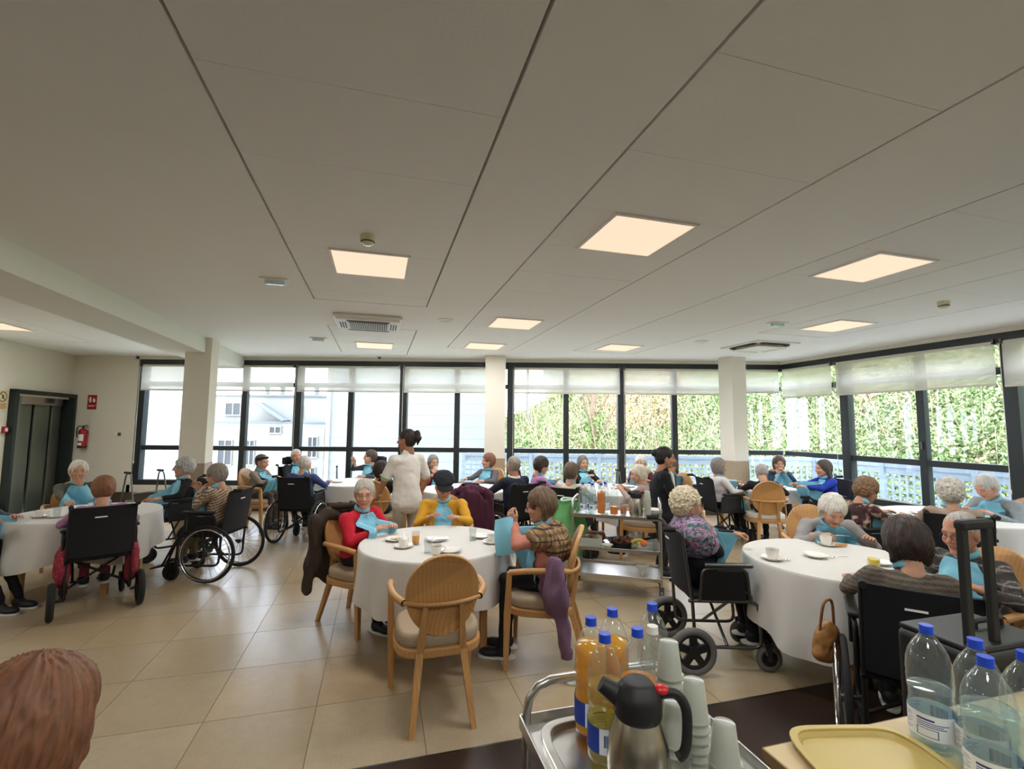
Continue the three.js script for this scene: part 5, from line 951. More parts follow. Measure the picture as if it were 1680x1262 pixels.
one('dropped_lid', lathe([[0, 0.0], [0.055, 0], [0.06, 0.012], [0.057, 0.014], [0.05, 0.004], [0, 0.004]], 24), M.cupPlastic, 'clear plastic lid dropped on the floor beside chair leg', 'lid', [0.42, 0.001, -3.28]);
// ---------- drinks trolley in the middle ----------
{
  const tx = 1.11, tz = -5.02, tt = -15.5 * D2R, at = (x, z) => [tx + x * Math.cos(tt) + z * Math.sin(tt), tz - x * Math.sin(tt) + z * Math.cos(tt)], Y = 0.785;
  trolley(tx, tz, tt, 'three-tier steel serving trolley loaded with drinks bottles and food', 0.86, 0.5, [0.2, 0.46, 0.78], 2, 0.16);
  const put = (x, z, o, l) => { const [a, b] = at(x, z); bottle(a, Y, b, 0, l, { r: 0.041, h: 0.31, ...o }); };
  put(-0.34, 0.1, { fill: 0.75 }, 'water bottle at the bag end of the drinks trolley'); put(-0.24, 0.12, { fill: 0.8 }, 'water bottle second from the green bag'); put(-0.28, 0.0, { fill: 0.6 }, 'water bottle behind the first two on the trolley'); put(-0.15, 0.1, { fill: 0.78, liquid: M.orangeDrink, label: false }, 'bottle of orange squash among water bottles'); put(-0.12, -0.04, { fill: 0.7 }, 'water bottle behind the orange squash'); put(-0.02, 0.12, { fill: 0.3, liquid: M.orangeDrink, cap: M.whiteCap, label: false }, 'white-capped bottle with a little orange drink');
  { const [a, b] = at(0.07, 0.05); glass(a, b, 'glass of orange drink on the trolley', 0.6, M.orangeDrink, Y, 0.036, 0.11); }
  { const [a, b] = at(0.2, 0.12); thermos(a, Y, b, 0.1, 'steel vacuum jug with black lid on the drinks trolley', 1.0); }
  { const [a, b] = at(0.31, 0.16); cupStack(a, Y, b, 9, 'clear plastic cups stacked on the drinks trolley'); }
  for (let i = 0; i < 4; i++) { const [a, b] = at(0.36, -0.08); plate(a, b, 'white plate in the stack at the end of the drinks trolley', 0.1, Y + 0.01 * i).userData.group = 'plates stacked on the drinks trolley'; }
  const Y2 = 0.465;
  { const [a, b] = at(0.05, -0.01); const t = thing('frying_pan', 'frying pan of brown food with a long black handle', 'pan', [a, Y2, b], tt); mesh('pan_body', lathe([[0, 0], [0.11, 0], [0.15, 0.05], [0.153, 0.05], [0.113, -0.002]], 32), M.black, t); const R = rng(3), G = []; for (let i = 0; i < 16; i++) G.push(rbox(0.06, 0.04, 0.045, 0.015, (R() - 0.5) * 0.18, 0.035 + R() * 0.03, (R() - 0.5) * 0.16, R(), R() * 3, R())); const f = mesh('food', G, mat('#7d4526', 0.6), t); f.userData.kind = 'stuff'; mesh('handle', bar([0.15, 0.05, 0], [0.36, 0.11, 0.02], 0.014, 8), M.black, t); }
  { const [a, b] = at(0.25, 0.15); const t = thing('fruit_box', 'clear box of fruit on the trolley’s middle shelf', 'box', [a, Y2, b], tt); mesh('box', [box(0.2, 0.004, 0.14, 0, 0.002, 0), box(0.2, 0.08, 0.003, 0, 0.04, 0.07), box(0.2, 0.08, 0.003, 0, 0.04, -0.07), box(0.003, 0.08, 0.14, 0.1, 0.04, 0), box(0.003, 0.08, 0.14, -0.1, 0.04, 0)], M.clearPlastic, t); }
  { const [a, b] = at(0.27, 0.16); one('orange', ball(0.036, 0, 0.036, 0), mat('#e8741c', 0.55), 'orange lying in the clear fruit box', 'orange', [a, Y2 + 0.03, b]); const [c, d] = at(0.22, 0.14); one('banana', tube([[-0.06, 0.02, 0], [-0.03, 0.045, 0.01], [0.02, 0.05, 0.01], [0.06, 0.03, 0]], 0.017, 16, 8), mat('#d9b53c', 0.6), 'yellow banana lying in the clear fruit box', 'banana', [c, Y2 + 0.045, d], tt); one('pear', lathe([[0, 0], [0.03, 0.01], [0.034, 0.03], [0.022, 0.055], [0.012, 0.07], [0, 0.074]], 18), mat('#a8a53c', 0.6), 'green pear beside the orange in the fruit box', 'pear', [c - 0.03, Y2 + 0.004, d - 0.03]); }
  { const [a, b] = at(-0.28, 0.12); const t = thing('plastic_tub', 'clear tub of packets on the trolley’s middle shelf', 'tub', [a, Y2, b], tt); mesh('tub', [box(0.26, 0.004, 0.16, 0, 0.002, 0), box(0.26, 0.09, 0.003, 0, 0.045, 0.08), box(0.26, 0.09, 0.003, 0, 0.045, -0.08), box(0.003, 0.09, 0.16, 0.13, 0.045, 0), box(0.003, 0.09, 0.16, -0.13, 0.045, 0)], M.cupPlastic, t); const cs = ['#8c3a34', '#5c7a4c', '#b9b2a4', '#6b4a36']; for (let i = 0; i < 7; i++) mesh('packet', rbox(0.07, 0.09, 0.025, 0.006, -0.09 + i * 0.03, 0.06, (i % 2) * 0.05 - 0.03, 0.3, i * 0.4, 0.2), mat(cs[i % 4], 0.6), t); const [c, d] = at(-0.09, 0.17); one('bowl', lathe([[0, 0.004], [0.03, 0], [0.06, 0.035], [0.063, 0.035], [0.033, 0.001]], 28), M.china, 'small white bowl before the tub of packets', 'bowl', [c, Y2, d]); const [e, f] = at(-0.24, -0.14); one('bread_loaf', rbox(0.22, 0.09, 0.1, 0.035, 0, 0.045, 0), mat('#8a4f2a', 0.8), 'brown loaf at the back of the trolley’s middle shelf', 'bread', [e, Y2, f], tt); }
  { const [a, b] = at(0.25, 0.12); one('paper_cone', [new THREE.ConeGeometry(0.07, 0.11, 10).rotateX(Math.PI).translate(0, 0.055, 0)], M.paper, 'white paper cone on the trolley’s bottom shelf', 'paper', [a, 0.205, b]); }
  { // green plastic bag tied to the end of the trolley
    const g = new THREE.PlaneGeometry(0.38, 0.62, 26, 30), p = g.attributes.position; for (let i = 0; i < p.count; i++) { const x = p.getX(i), y = p.getY(i) + 0.31, k = 1 - 0.55 * Math.max(0, y - 0.45) / 0.17; p.setXYZ(i, x * k * (0.9 + 0.3 * Math.sin(y * 4)), y, 0.03 * Math.sin(x * 30 + y * 5) + 0.05 * Math.cos(x * 7) + 0.04 * Math.sin(y * 9)); } g.computeVertexNormals();
    const q = g.clone(); q.translate(0, 0, -0.05); const [a, b] = at(-0.5, 0.02); const o = thing('refuse_bag', 'green plastic refuse bag hanging from the end of the trolley', 'bag', [a, 0.28, b], tt + 0.9); const m = mat('#86cf86', 0.35, { transmission: 0.4, thickness: 0 }); mesh('bag_side', g, m, o); mesh('bag_side', q, m, o); mesh('bag_rim', tube([[-0.1, 0.62, 0], [0, 0.63, 0.06], [0.1, 0.62, 0], [0, 0.63, -0.08]], 0.012, 30, 6, true), mat('#c9e0cf', 0.5), o); }
}
// ---------- steel trolley beside the camera ----------
{
  const u0 = 0.685, v0 = 1.06, Y = 0.845;
  const tr = trolley(gx(u0, v0), gz(u0, v0), TH + Math.PI / 2, 'steel trolley crowded with lemonade bottles, cups and a vacuum jug', 0.62, 0.53, [0.3, 0.84], 2, 0.11);
  mesh('sunken_tray', (() => { const s = superEllipse(0.28, 0.235, 7), h = superEllipse(0.262, 0.217, 7); s.holes.push(new THREE.Path(h.getPoints())); const g = new THREE.ExtrudeGeometry(s, { depth: 0.012, bevelEnabled: true, bevelThickness: 0.003, bevelSize: 0.003, bevelSegments: 2 }); g.rotateX(-Math.PI / 2); g.translate(0, 0.842, 0); return g; })(), M.steel, tr);
  const b = (x, z, o, l) => bottle(x, Y, z, 0.6, l, { r: 0.047, h: 0.305, ...o });
  b(0.231, -1.392, { fill: 0.8, liquid: M.yellowDrink }, 'bottle of yellow drink at the rail corner of the steel trolley'); b(0.306, -1.455, { fill: 0.78, liquid: M.yellowDrink, label: false }, 'bottle of yellow drink behind the two lemon bottles'); b(0.438, -1.50, { fill: 0, label: false }, 'empty clear bottle with blue cap on the steel trolley'); b(0.25, -1.287, { fill: 0.62, liquid: M.limeDrink }, 'lemon drink bottle with blue and white label beside vacuum jug'); b(0.345, -1.322, { fill: 0.6, liquid: M.orangeDrink, label: false }, 'bottle of orange drink behind the vacuum jug'); bottle(0.415, Y, -1.42, 0, 'empty white-capped bottle behind the cup stacks', { r: 0.036, h: 0.27, cap: M.whiteCap, label: false });
  thermos(0.30, Y, -1.155, -0.15, 'large steel vacuum jug with black spout and red button', 1.0);
  cupStack(0.437, Y, -1.345, 9, 'clear plastic cups stacked beside the empty bottle'); cupStack(0.462, Y, -1.235, 7, 'clear plastic cups in the middle stack by the vacuum jug'); cupStack(0.405, Y, -1.215, 5, 'clear plastic cups in the shortest stack touching the jug handle'); cupStack(0.494, Y, -1.14, 5, 'clear plastic cups stacked at the desk edge of the trolley');
}
{ // pale desk with tray and water bottles
  const d = thing('desk', 'pale wood-topped desk holding a yellow tray and water bottles', 'desk', [gx(1.75, 0.72), 0, gz(1.75, 0.72)], TH);
  M.deskTop = mat('#d2bb8e', 0.5); mesh('desktop', rbox(1.5, 0.03, 0.72, 0.004, 0, 0.845, 0), M.deskTop, d);
  mesh('edge_band', [box(1.5, 0.026, 0.004, 0, 0.845, -0.361), box(0.004, 0.026, 0.72, -0.751, 0.845, 0)], mat('#8b6f47', 0.6), d);
  for (const [a, b] of [[1, 1], [1, -1], [-1, 1], [-1, -1]]) mesh('leg', rbox(0.05, 0.83, 0.05, 0.004, a * 0.7, 0.415, b * 0.31), M.black, d);
  mesh('modesty_panel', box(1.36, 0.45, 0.018, 0, 0.6, -0.3), M.black, d);
  const sh = superEllipse(0.165, 0.23, 5.5, 48), tray = thing('cafeteria_tray', 'pale yellow cafeteria tray with rounded corners on the desk', 'tray', [0.915, 0.8605, -1.135], 0.03);
  M.tray = mat('#c4ad64', 0.45); mesh('tray_base', slabOf(superEllipse(0.15, 0.215, 5.5, 48), 0.006, 0.002, 0), M.tray, tray);
  { const rim = superEllipse(0.172, 0.237, 5.5, 48), hole = superEllipse(0.158, 0.223, 5.5, 48); const g = new THREE.ExtrudeGeometry((() => { rim.holes.push(new THREE.Path(hole.getPoints())); return rim; })(), { depth: 0.003, bevelEnabled: true, bevelThickness: 0.0015, bevelSize: 0.0015, bevelSegments: 2 }); g.rotateX(-Math.PI / 2); g.translate(0, 0.017, 0);
    const P = [], a = superEllipse(0.15, 0.215, 5.5, 48).getPoints(), b2 = superEllipse(0.16, 0.225, 5.5, 48).getPoints(); for (let i = 0; i < a.length - 1; i++) { const p = a[i], q = a[i + 1], r = b2[i], s = b2[i + 1]; P.push(p.x, 0.004, -p.y, q.x, 0.004, -q.y, s.x, 0.019, -s.y, p.x, 0.004, -p.y, s.x, 0.019, -s.y, r.x, 0.019, -r.y); } const w = new THREE.BufferGeometry(); w.setAttribute('position', new THREE.BufferAttribute(new Float32Array(P), 3)); w.computeVertexNormals(); mesh('tray_rim', [g, w], M.tray, tray); }
  const b = (x, z, o, l) => bottle(x, 0.861, z, 2.6, l, { r: 0.05, h: 0.305, ...o });
  b(1.124, -1.318, { fill: 0.5 }, 'half-full water bottle with white label, standing alone on the desk'); b(1.175, -1.235, { fill: 0.45 }, 'water bottle behind the frosted one on the desk'); b(1.11, -1.145, { fill: 0.72, bend: 0 }, 'frosted water bottle with blue striped label on the desk'); b(1.23, -1.17, { fill: 0.5, label: false }, 'unlabelled water bottle beside the frosted one'); b(1.175, -1.06, { fill: 0.7 }, 'water bottle at the back of the group on the desk');
}
{ // wheeled black case with telescopic handle
  const x = 1.70, z = -1.80, t = thing('wheeled_case', 'tall black wheeled case with its telescopic handle pulled up', 'case', [x, 0, z], TH);
  mesh('shell', [rbox(0.4, 0.9, 0.26, 0.03, 0, 0.5, 0)], mat('#131517', 0.5), t); mesh('top_plate', rbox(0.38, 0.02, 0.24, 0.008, 0, 0.955, 0), mat('#1a1d1f', 0.45), t);
  for (const s of [-1, 1]) { mesh('handle_tube', rbox(0.034, 0.42, 0.022, 0.006, -0.1 + s * 0.062, 1.155, 0.09), M.black, t); mesh('wheel', cyl(0.05, 0.05, 0.03, s * 0.16, 0.05, -0.13, 16, 0, 0, Math.PI / 2), M.rubber, t); mesh('latch', rbox(0.05, 0.02, 0.01, 0.003, s * 0.12, 0.72, 0.132), M.steelDark, t); }
  mesh('handle_grip', rbox(0.16, 0.035, 0.036, 0.012, -0.1, 1.365, 0.09), M.black, t); mesh('foot', [rbox(0.34, 0.05, 0.05, 0.01, 0, 0.025, 0.1)], M.black, t); mesh('carry_handle', polytube([[0.02, 0.96, 0], [0.02, 0.99, 0], [0.16, 0.99, 0], [0.16, 0.96, 0]], 0.01, 8, 0.02), M.black, t);
}
// walking frames and loose things by the window
walker(-6.05, -7.9, 1.2, 'folded metal walking frame beside the window wall'); walker(-3.55, -8.95, 0.4, 'walking frame behind the headrest wheelchair'); walker(1.75, -8.75, 0.2, 'walking frame with blue grips behind the table of plates'); walker(2.75, -8.3, 0.8, 'walking frame beside the white sweater wearer');
// ---------- the diners and carers ----------
const plainW = (hex, n1 = 60) => { const c = lin(hex); return (x, y, z) => { const n = 0.95 + 0.1 * vnoise(x * n1, y * n1, z * n1, 2); return [c[0] * n, c[1] * n, c[2] * n]; }; };
const striped = (a, b, f) => { const A = lin(a), B = lin(b); return (x, y, z) => { const k = Math.sin((y + 0.35 * Math.abs(x) + 0.2 * z) * f) > 0.1 ? A : B; return k; }; };
const blotched = (cols, f, s) => { const C = cols.map(lin); return (x, y, z) => C[Math.min(C.length - 1, Math.floor(Math.max(0, (fbm(x * f, y * f, z * f, s) - 0.25) * 2 * C.length)))]; };
const plaid = (base, line, f) => { const A = lin(base), B = lin(line), D = A.map((q) => q * 0.55); return (x, y, z) => { const u = (x + z * 0.7) * f, v = y * f, a = Math.abs((u % 1 + 1) % 1 - 0.5), b = Math.abs((v % 1 + 1) % 1 - 0.5); return a < 0.06 || b < 0.06 ? B : a > 0.36 || b > 0.36 ? D : A; }; };
const tweed = (a, b) => { const A = lin(a), B = lin(b); return (x, y, z) => { const k = (Math.sin(y * 260) > 0 ? 0.5 : 0) + 0.5 * vnoise(x * 130, y * 130, z * 130, 3); return [A[0] + (B[0] - A[0]) * k, A[1] + (B[1] - A[1]) * k, A[2] + (B[2] - A[2]) * k]; }; };
const WHITE = '#d9d4ca', GREY = '#a39d94', DARK = '#2a211d', BROWN = '#5b3f2b';
const WC = { seat: 0.50, feet: 0.2, footZ: 0.47 };
const worldOf = (t, p) => { t.updateMatrixWorld(true); return t.localToWorld(V(...p)); };
const rel = (f) => (t, k) => f(t, k);
function shawl(t, k, cols, seed, drop = 0.2, name = 'shawl') {   // thick wrap over the shoulders
  const P = [ell(v3.add(k.C, [0, 0.06, -0.01]), [0.215, 0.16, 0.155], k.lb, 0.05), cap(k.sh(1), k.sh(-1), 0.085, 0.085, 0.05), cap(k.sh(1), v3.mix(k.arms.L.S, k.arms.L.E, 0.5), 0.085, 0.08, 0.04), cap(k.sh(-1), v3.mix(k.arms.R.S, k.arms.R.E, 0.5), 0.085, 0.08, 0.04), cap(v3.add(k.N, [0, -0.02, -0.02]), v3.add(k.N, [0, 0.05, -0.015]), 0.1, 0.085, 0.04)];
  P.push({ ...ell(v3.add(k.C, [0, -0.26, 0]), [0.4, drop, 0.4], 0, 0.02), sub: true });
  const C = cols.map(lin), g = nets(P, 0.010, (x, y, z) => (vnoise(x * 70, y * 70, z * 70, seed) - 0.5) * 0.016 + (vnoise(x * 14, y * 14, z * 14, seed) - 0.5) * 0.012);
  raw(name, bodyUV(paint(g, (x, y, z) => { const n = vnoise(x * 13, y * 55 + x * 14, z * 13, seed), h = vnoise(x * 75, y * 75, z * 75, seed + 1); const c = C[Math.floor(n * 0.999 * C.length)], d = h < 0.33 ? 0.35 : 0.8 + 0.4 * h; return [c[0] * d, c[1] * d, c[2] * d]; })), wearMat('knit'), t);
}
function held(t, k, side, make) { const w = worldOf(t, k.arms[side].tip); make(w); }

// --- table opposite the lift ---
person({ head: [-5.26, 1.09, -5.78], yaw: 46, lean: 4, hp: 4, label: 'white-haired woman in grey cardigan and blue bib, hand at her throat', hair: 'short', hairColor: '#e6dfcf', top: '#5a5750', bottom: '#3a2b35', L: [0.02, 0.93, 0.18], palmL: [0, 0.6, -0.6], curlL: 0.3, R: [-0.1, 0.78, 0.42], chair: 'pale', chairLabel: 'wooden armchair under the woman with a hand at her throat', face: 0, hcell: 0.005 });
person({ head: [-3.90, 0.985, -4.56], yaw: -136, lean: 16, hp: 22, seat: 0.46, feet: 0.2, footZ: 0.47, label: 'auburn-haired person in mauve top, back turned, in transit wheelchair', hair: 'short', hairColor: '#8a5a3a', top: '#a9789a', bottom: '#7a2a3a', topName: 'blouse', broad: 1.2, L: [0.22, 0.79, 0.36], R: [-0.2, 0.79, 0.36], chair: 'small', chairLabel: 'black transit wheelchair of the person in mauve', fine: 0.012, hcell: 0.005, extra: (t, k) => {
  const P = [ell([0.24, 0.42, 0.02], [0.05, 0.2, 0.2], 0, 0.04), ell([-0.24, 0.4, 0.02], [0.05, 0.22, 0.2], 0, 0.04), ell([0, 0.56, 0.2], [0.22, 0.06, 0.2], 0, 0.04)]; const c = lin('#8f2c3c');
  raw('lap_blanket', bodyUV(paint(nets(P, 0.014, (x, y, z) => (vnoise(x * 20, y * 8, z * 20, 5) - 0.5) * 0.04), (x, y, z) => { const d = vnoise(x * 90, y * 90, z * 90, 8) > 0.72 ? 1.8 : 0.9; return [c[0] * d, c[1] * d, c[2] * d]; })), wearMat('cloth'), t); } });
person({ head: [-4.30, 1.09, -6.22], yaw: -42, lean: 2, hp: 2, hy: -22, ...WC, label: 'grey-curled woman in glasses and black cardigan with a wide blue bib', hair: 'curly', hairColor: '#b9b6b1', top: '#17171c', bibWide: 0.21, bibLen: 0.5, L: [0.22, 0.76, 0.28], R: [-0.2, 0.72, 0.3], chair: 'small', chairLabel: 'wheelchair of the woman with the wide blue bib', glasses: '#8a7a6a', hcell: 0.005 });
person({ head: [-3.37, 1.04, -5.42], yaw: -90, lean: 10, hp: 14, seat: 0.5, feet: 0.2, footZ: 0.46, label: 'grey-haired person in striped cardigan eating from a wheelchair with spoked wheels', hair: 'short', hairColor: '#8f8478', top: striped('#c3ad90', '#6d4c3c', 210), bottom: '#6d5f4e', L: 'mouth', R: [-0.06, 0.94, 0.3], palmR: [0.5, 0, -0.5], chair: 'big', chairLabel: 'spoke-wheeled wheelchair of the striped cardigan wearer', fine: 0.009, hcell: 0.005, bibWide: 0.13 });
person({ head: [-4.99, 1.05, -4.4], yaw: 86, lean: 6, label: 'person at the lift table seen only by black trainers and a hand', hair: 'short', hairColor: '#b0a89c', top: '#4a5560', bottom: '#17181c', L: [0.14, 0.8, 0.36], R: [-0.12, 0.8, 0.38], footZ: 0.74, chair: 'chair', chairLabel: 'wooden armchair of the black trainers wearer' });

// --- table below the apartment house view ---
person({ head: [-4.05, 1.05, -7.72], yaw: 82, lean: 8, hp: 12, label: 'person with dark headband and beige cardigan reading over a blue bib', hair: 'crop', hairColor: '#5d5348', top: '#8f8577', bottom: '#4d4640', L: [0.08, 0.8, 0.3], R: [-0.06, 0.8, 0.32], chair: 'chair', chairLabel: 'wooden armchair of the headband wearer', extra: (t, k) => { const g = torus(0.1, 0.014, 0, 0, 0, Math.PI / 2 - 0.25, 0, 0, 8, 30); g.scale(0.81, 1.4, 0.9); g.translate(0, 0.05, -0.022); g.applyMatrix4(k.hm); mesh('headband', g, mat('#2b2220', 0.9), t); } });
person({ head: [-3.72, 1.12, -8.2], yaw: 40, lean: -2, hp: 0, ...WC, label: 'white-haired man in a wheelchair with black padded headrest', hair: 'crop', hairColor: '#d8d4cc', top: '#22252b', chair: 'head', chairLabel: 'wheelchair with padded headrest before the apartment house view', bibWide: 0.12 });
person({ head: [-3.03, 1.04, -6.98], yaw: 178, lean: 12, hp: 14, hy: -10, ...WC, label: 'white-cropped man in blue sweater, back turned, in a wheelchair', hair: 'crop', hairColor: '#cfc9bf', top: '#3a4a78', topName: 'sweater', broad: 1.32, fat: 1.25, L: [0.3, 0.82, 0.3], R: [-0.28, 0.82, 0.3], chair: 'big', chairLabel: 'wheelchair with silver push rims of the man in blue' });
person({ head: [-2.52, 1.05, -8.42], yaw: -25, lean: 4, hp: 2, hy: -40, ...WC, label: 'dark-haired person beside a black headrest, one hand raised', hair: 'short', hairColor: '#4d3a30', top: '#3b3f45', R: [-0.2, 1.0, 0.2], L: [0.14, 0.8, 0.3], aimR: [-0.2, 1, 0.3], chair: 'head', chairLabel: 'wheelchair with headrest of the person raising a hand' });
person({ head: [-1.78, 1.05, -6.6], yaw: 172, lean: 10, hy: -70, hp: 4, label: 'dark-haired woman in black hoodie turned towards the carer', hair: 'bob', hairColor: '#2c1d1a', top: '#15151a', topName: 'hoodie', bib: false, L: [0.2, 0.78, 0.25], R: [-0.12, 0.76, 0.25], chair: 'chair', chairLabel: 'wooden armchair of the woman in the black hoodie' });

// --- carer with ponytail ---
person({ head: [-1.25, 1.52, -5.6], stand: true, yaw: -138, lean: 3, hp: 6, hy: 38, label: 'carer with dark ponytail in white tunic and beige trousers', hair: 'tail', hairColor: '#2a1d1a', top: plainW('#ded7ce'), topName: 'tunic', bottom: '#a39783', sleeves: 'short', bib: false, skin: '#a9785c', broad: 1.06, fat: 1.02, L: [0.26, 0.84, 0.22], R: [-0.24, 0.84, 0.12], shoeMat: M.white, fine: 0.012, extra: (t, k) => {
  for (const a of [k.arms.L]) { const p = v3.mix(a.S, a.E, 0.82), d = v3.nrm(v3.sub(a.E, a.S)); const g = torus(0.066 * k.s * 1.1, 0.008, 0, 0, 0, 0, 0, 0, 6, 24); g.applyQuaternion(new THREE.Quaternion().setFromUnitVectors(V(0, 0, 1), V(...d))); g.translate(...p); mesh('green_cuff', g, mat('#7f9a6a', 0.8), t); } } });

// --- table before the middle pillar ---
person({ head: [-1.30, 1.05, -7.92], yaw: 32, lean: 6, label: 'long grey-haired woman in maroon sweater drinking from a mug', hair: 'long', hairColor: '#8f8780', top: '#6a1f3f', topName: 'sweater', R: 'mouth', L: [0.1, 0.85, 0.2], chair: 'chair', chairLabel: 'wooden armchair of the woman in maroon', bibWide: 0.1, extra: (t, k) => held(t, k, 'R', (w) => cup(w.x, w.z, 1.5, 'pale cup held to the mouth of the woman in maroon', false, w.y - 0.03)) });
person({ head: [-0.40, 1.08, -8.03], yaw: -35, lean: 2, hp: 2, hy: -30, label: 'red-brown haired woman in grey cardigan with large bib, before the middle pillar', hair: 'waved', hairColor: '#7d4f3a', top: '#5d5c60', bibWide: 0.19, bibLen: 0.48, R: [-0.2, 0.8, 0.36], L: [0.16, 0.79, 0.34], chair: 'chair', chairLabel: 'wooden armchair of the woman before the middle pillar' });
person({ head: [0.02, 1.16, -6.32], yaw: -142, lean: 4, hp: 4, ...WC, label: 'balding man in navy cardigan, back turned, in a wheelchair', hair: 'crop', hairColor: '#9a8f84', top: '#1d2133', broad: 1.3, fat: 1.22, skin: '#c08d74', L: [0.26, 0.82, 0.36], R: [-0.24, 0.8, 0.36], chair: 'big', chairLabel: 'wheelchair of the balding man in navy', bib: false, extra: (t, k) => { const g = torus(0.07, 0.017, 0, 0, 0, Math.PI / 2 - 0.2, 0, 0, 8, 24); g.translate(0, k.N[1] + 0.015, k.N[2]); mesh('shirt_collar', g, M.whiteMatt, t); } });
{ const c = seatAt('chair', -0.52, -6.02, 186, 'empty wooden armchair with a maroon coat over its back');
  const P = [ell([0, 0.62, -0.33], [0.24, 0.3, 0.055], -0.15, 0.04), ell([0, 0.9, -0.28], [0.21, 0.07, 0.09], 0, 0.04), cap([0.22, 0.85, -0.3], [0.26, 0.42, -0.34], 0.055, 0.04, 0.03), cap([-0.22, 0.85, -0.3], [-0.25, 0.4, -0.34], 0.055, 0.04, 0.03)];
  const g = bodyUV(nets(P, 0.012, (x, y, z) => (vnoise(x * 26, y * 7, z * 20, 3) - 0.5) * 0.04)); const o = thing('coat', 'dark maroon coat hung over an empty armchair back', 'coat', [-0.52, 0, -6.02], 186 * D2R); raw('coat_body', g, mat('#4a1d33', 0.92, { bumpMap: TX.weave, bumpScale: 0.001 }), o); mesh('collar', torus(0.09, 0.022, 0, 0.965, -0.27, Math.PI / 2, 0, 0, 8, 20, Math.PI), mat('#3c1629', 0.92), o); }

// --- table behind the trolley ---
person({ head: [0.46, 1.045, -7.05], yaw: 104, lean: 12, hp: 22, ...WC, label: 'short dark-haired woman in pink cardigan in a maroon-backed wheelchair', hair: 'waved', hairColor: '#33221d', top: '#b07aa6', L: [0.1, 0.86, 0.34], R: [-0.12, 0.82, 0.36], chair: 'small', chairLabel: 'wheelchair of the woman in pink', extra: (t, k) => { const g = rbox(0.46, 0.42, 0.06, 0.025, 0, 0.86, -0.28, -0.14); mesh('back_cover', g, mat('#7a1f3d', 0.9), t); } });
person({ head: [0.77, 1.075, -6.05], yaw: 152, lean: 8, hp: 12, ...WC, label: 'brown-cropped man in cream sweater, back turned, in a black wheelchair', hair: 'short', hairColor: '#6b5646', top: '#cfc3ab', topName: 'sweater', L: [0.18, 0.8, 0.36], R: [-0.18, 0.8, 0.36], chair: 'small', chairLabel: 'black wheelchair of the man in cream' });
person({ head: [1.22, 1.03, -8.05], yaw: 8, lean: 4, hp: 4, hy: 8, label: 'long grey-haired woman in black cardigan facing the room', hair: 'long', hairColor: '#7d756d', top: '#17171b', R: [-0.02, 0.86, 0.32], L: [0.2, 0.79, 0.32], chair: 'chair', chairLabel: 'armchair of the long-haired woman in black' });
person({ head: [2.2, 1.03, -8.08], yaw: -30, lean: 4, hp: -4, label: 'white-haired woman in dark red cardigan drinking from a white cup', hair: 'curly', hairColor: '#e2ded6', top: '#5a1a26', R: 'mouth', L: [0.2, 0.8, 0.28], chair: 'chair', chairLabel: 'armchair of the woman drinking from a white cup', extra: (t, k) => held(t, k, 'R', (w) => cup(w.x, w.z, 2, 'white cup raised by the woman in dark red', false, w.y - 0.02, 1.2)) });
person({ head: [1.69, 1.01, -6.32], yaw: -112, lean: 10, hp: 10, label: 'white-haired woman with a bun in peach cardigan, back turned', hair: 'bun', hairColor: '#e4d8c4', top: '#b59d97', L: [0.1, 0.85, 0.3], R: [-0.12, 0.85, 0.3], chair: 'chair', chairLabel: 'wooden armchair of the woman with the white bun', bib: false });
person({ head: [2.52, 1.0, -7.5], yaw: -60, lean: 6, label: 'diner with teal bib partly hidden behind the carer in black', hair: 'short', hairColor: '#6a6058', top: '#3f5560', chair: 'chair', chairLabel: 'armchair behind the carer in black', bibMat: mat('#2f9aa8', 0.75) });
person({ head: [1.80, 1.335, -5.52], stand: true, yaw: 82, lean: 5, hp: 8, label: 'carer in black jacket with dark hair in a bun, carrying a dish', hair: 'bun', hairColor: '#15100f', top: '#121216', topName: 'jacket', bottom: '#131317', bib: false, skin: '#b58468', L: [0.1, 0.86, 0.27], R: [-0.1, 0.86, 0.27], curlL: 0.6, curlR: 0.6, fine: 0.013, extra: (t, k) => { mesh('shirt_front', tube([[0.03, k.N[1] + 0.0, k.N[2] + 0.075], [0.025, k.C[1] + 0.1, k.C[2] + 0.125], [0.02, k.C[1] - 0.1, k.C[2] + 0.135]], 0.022, 16, 6), M.whiteMatt, t); const w = worldOf(t, v3.add(v3.mix(k.arms.L.W, k.arms.R.W, 0.5), [0, 0.0, 0.1])); plate(w.x, w.z, 'white dish carried by the carer in black', 0.09, w.y + 0.015); } });

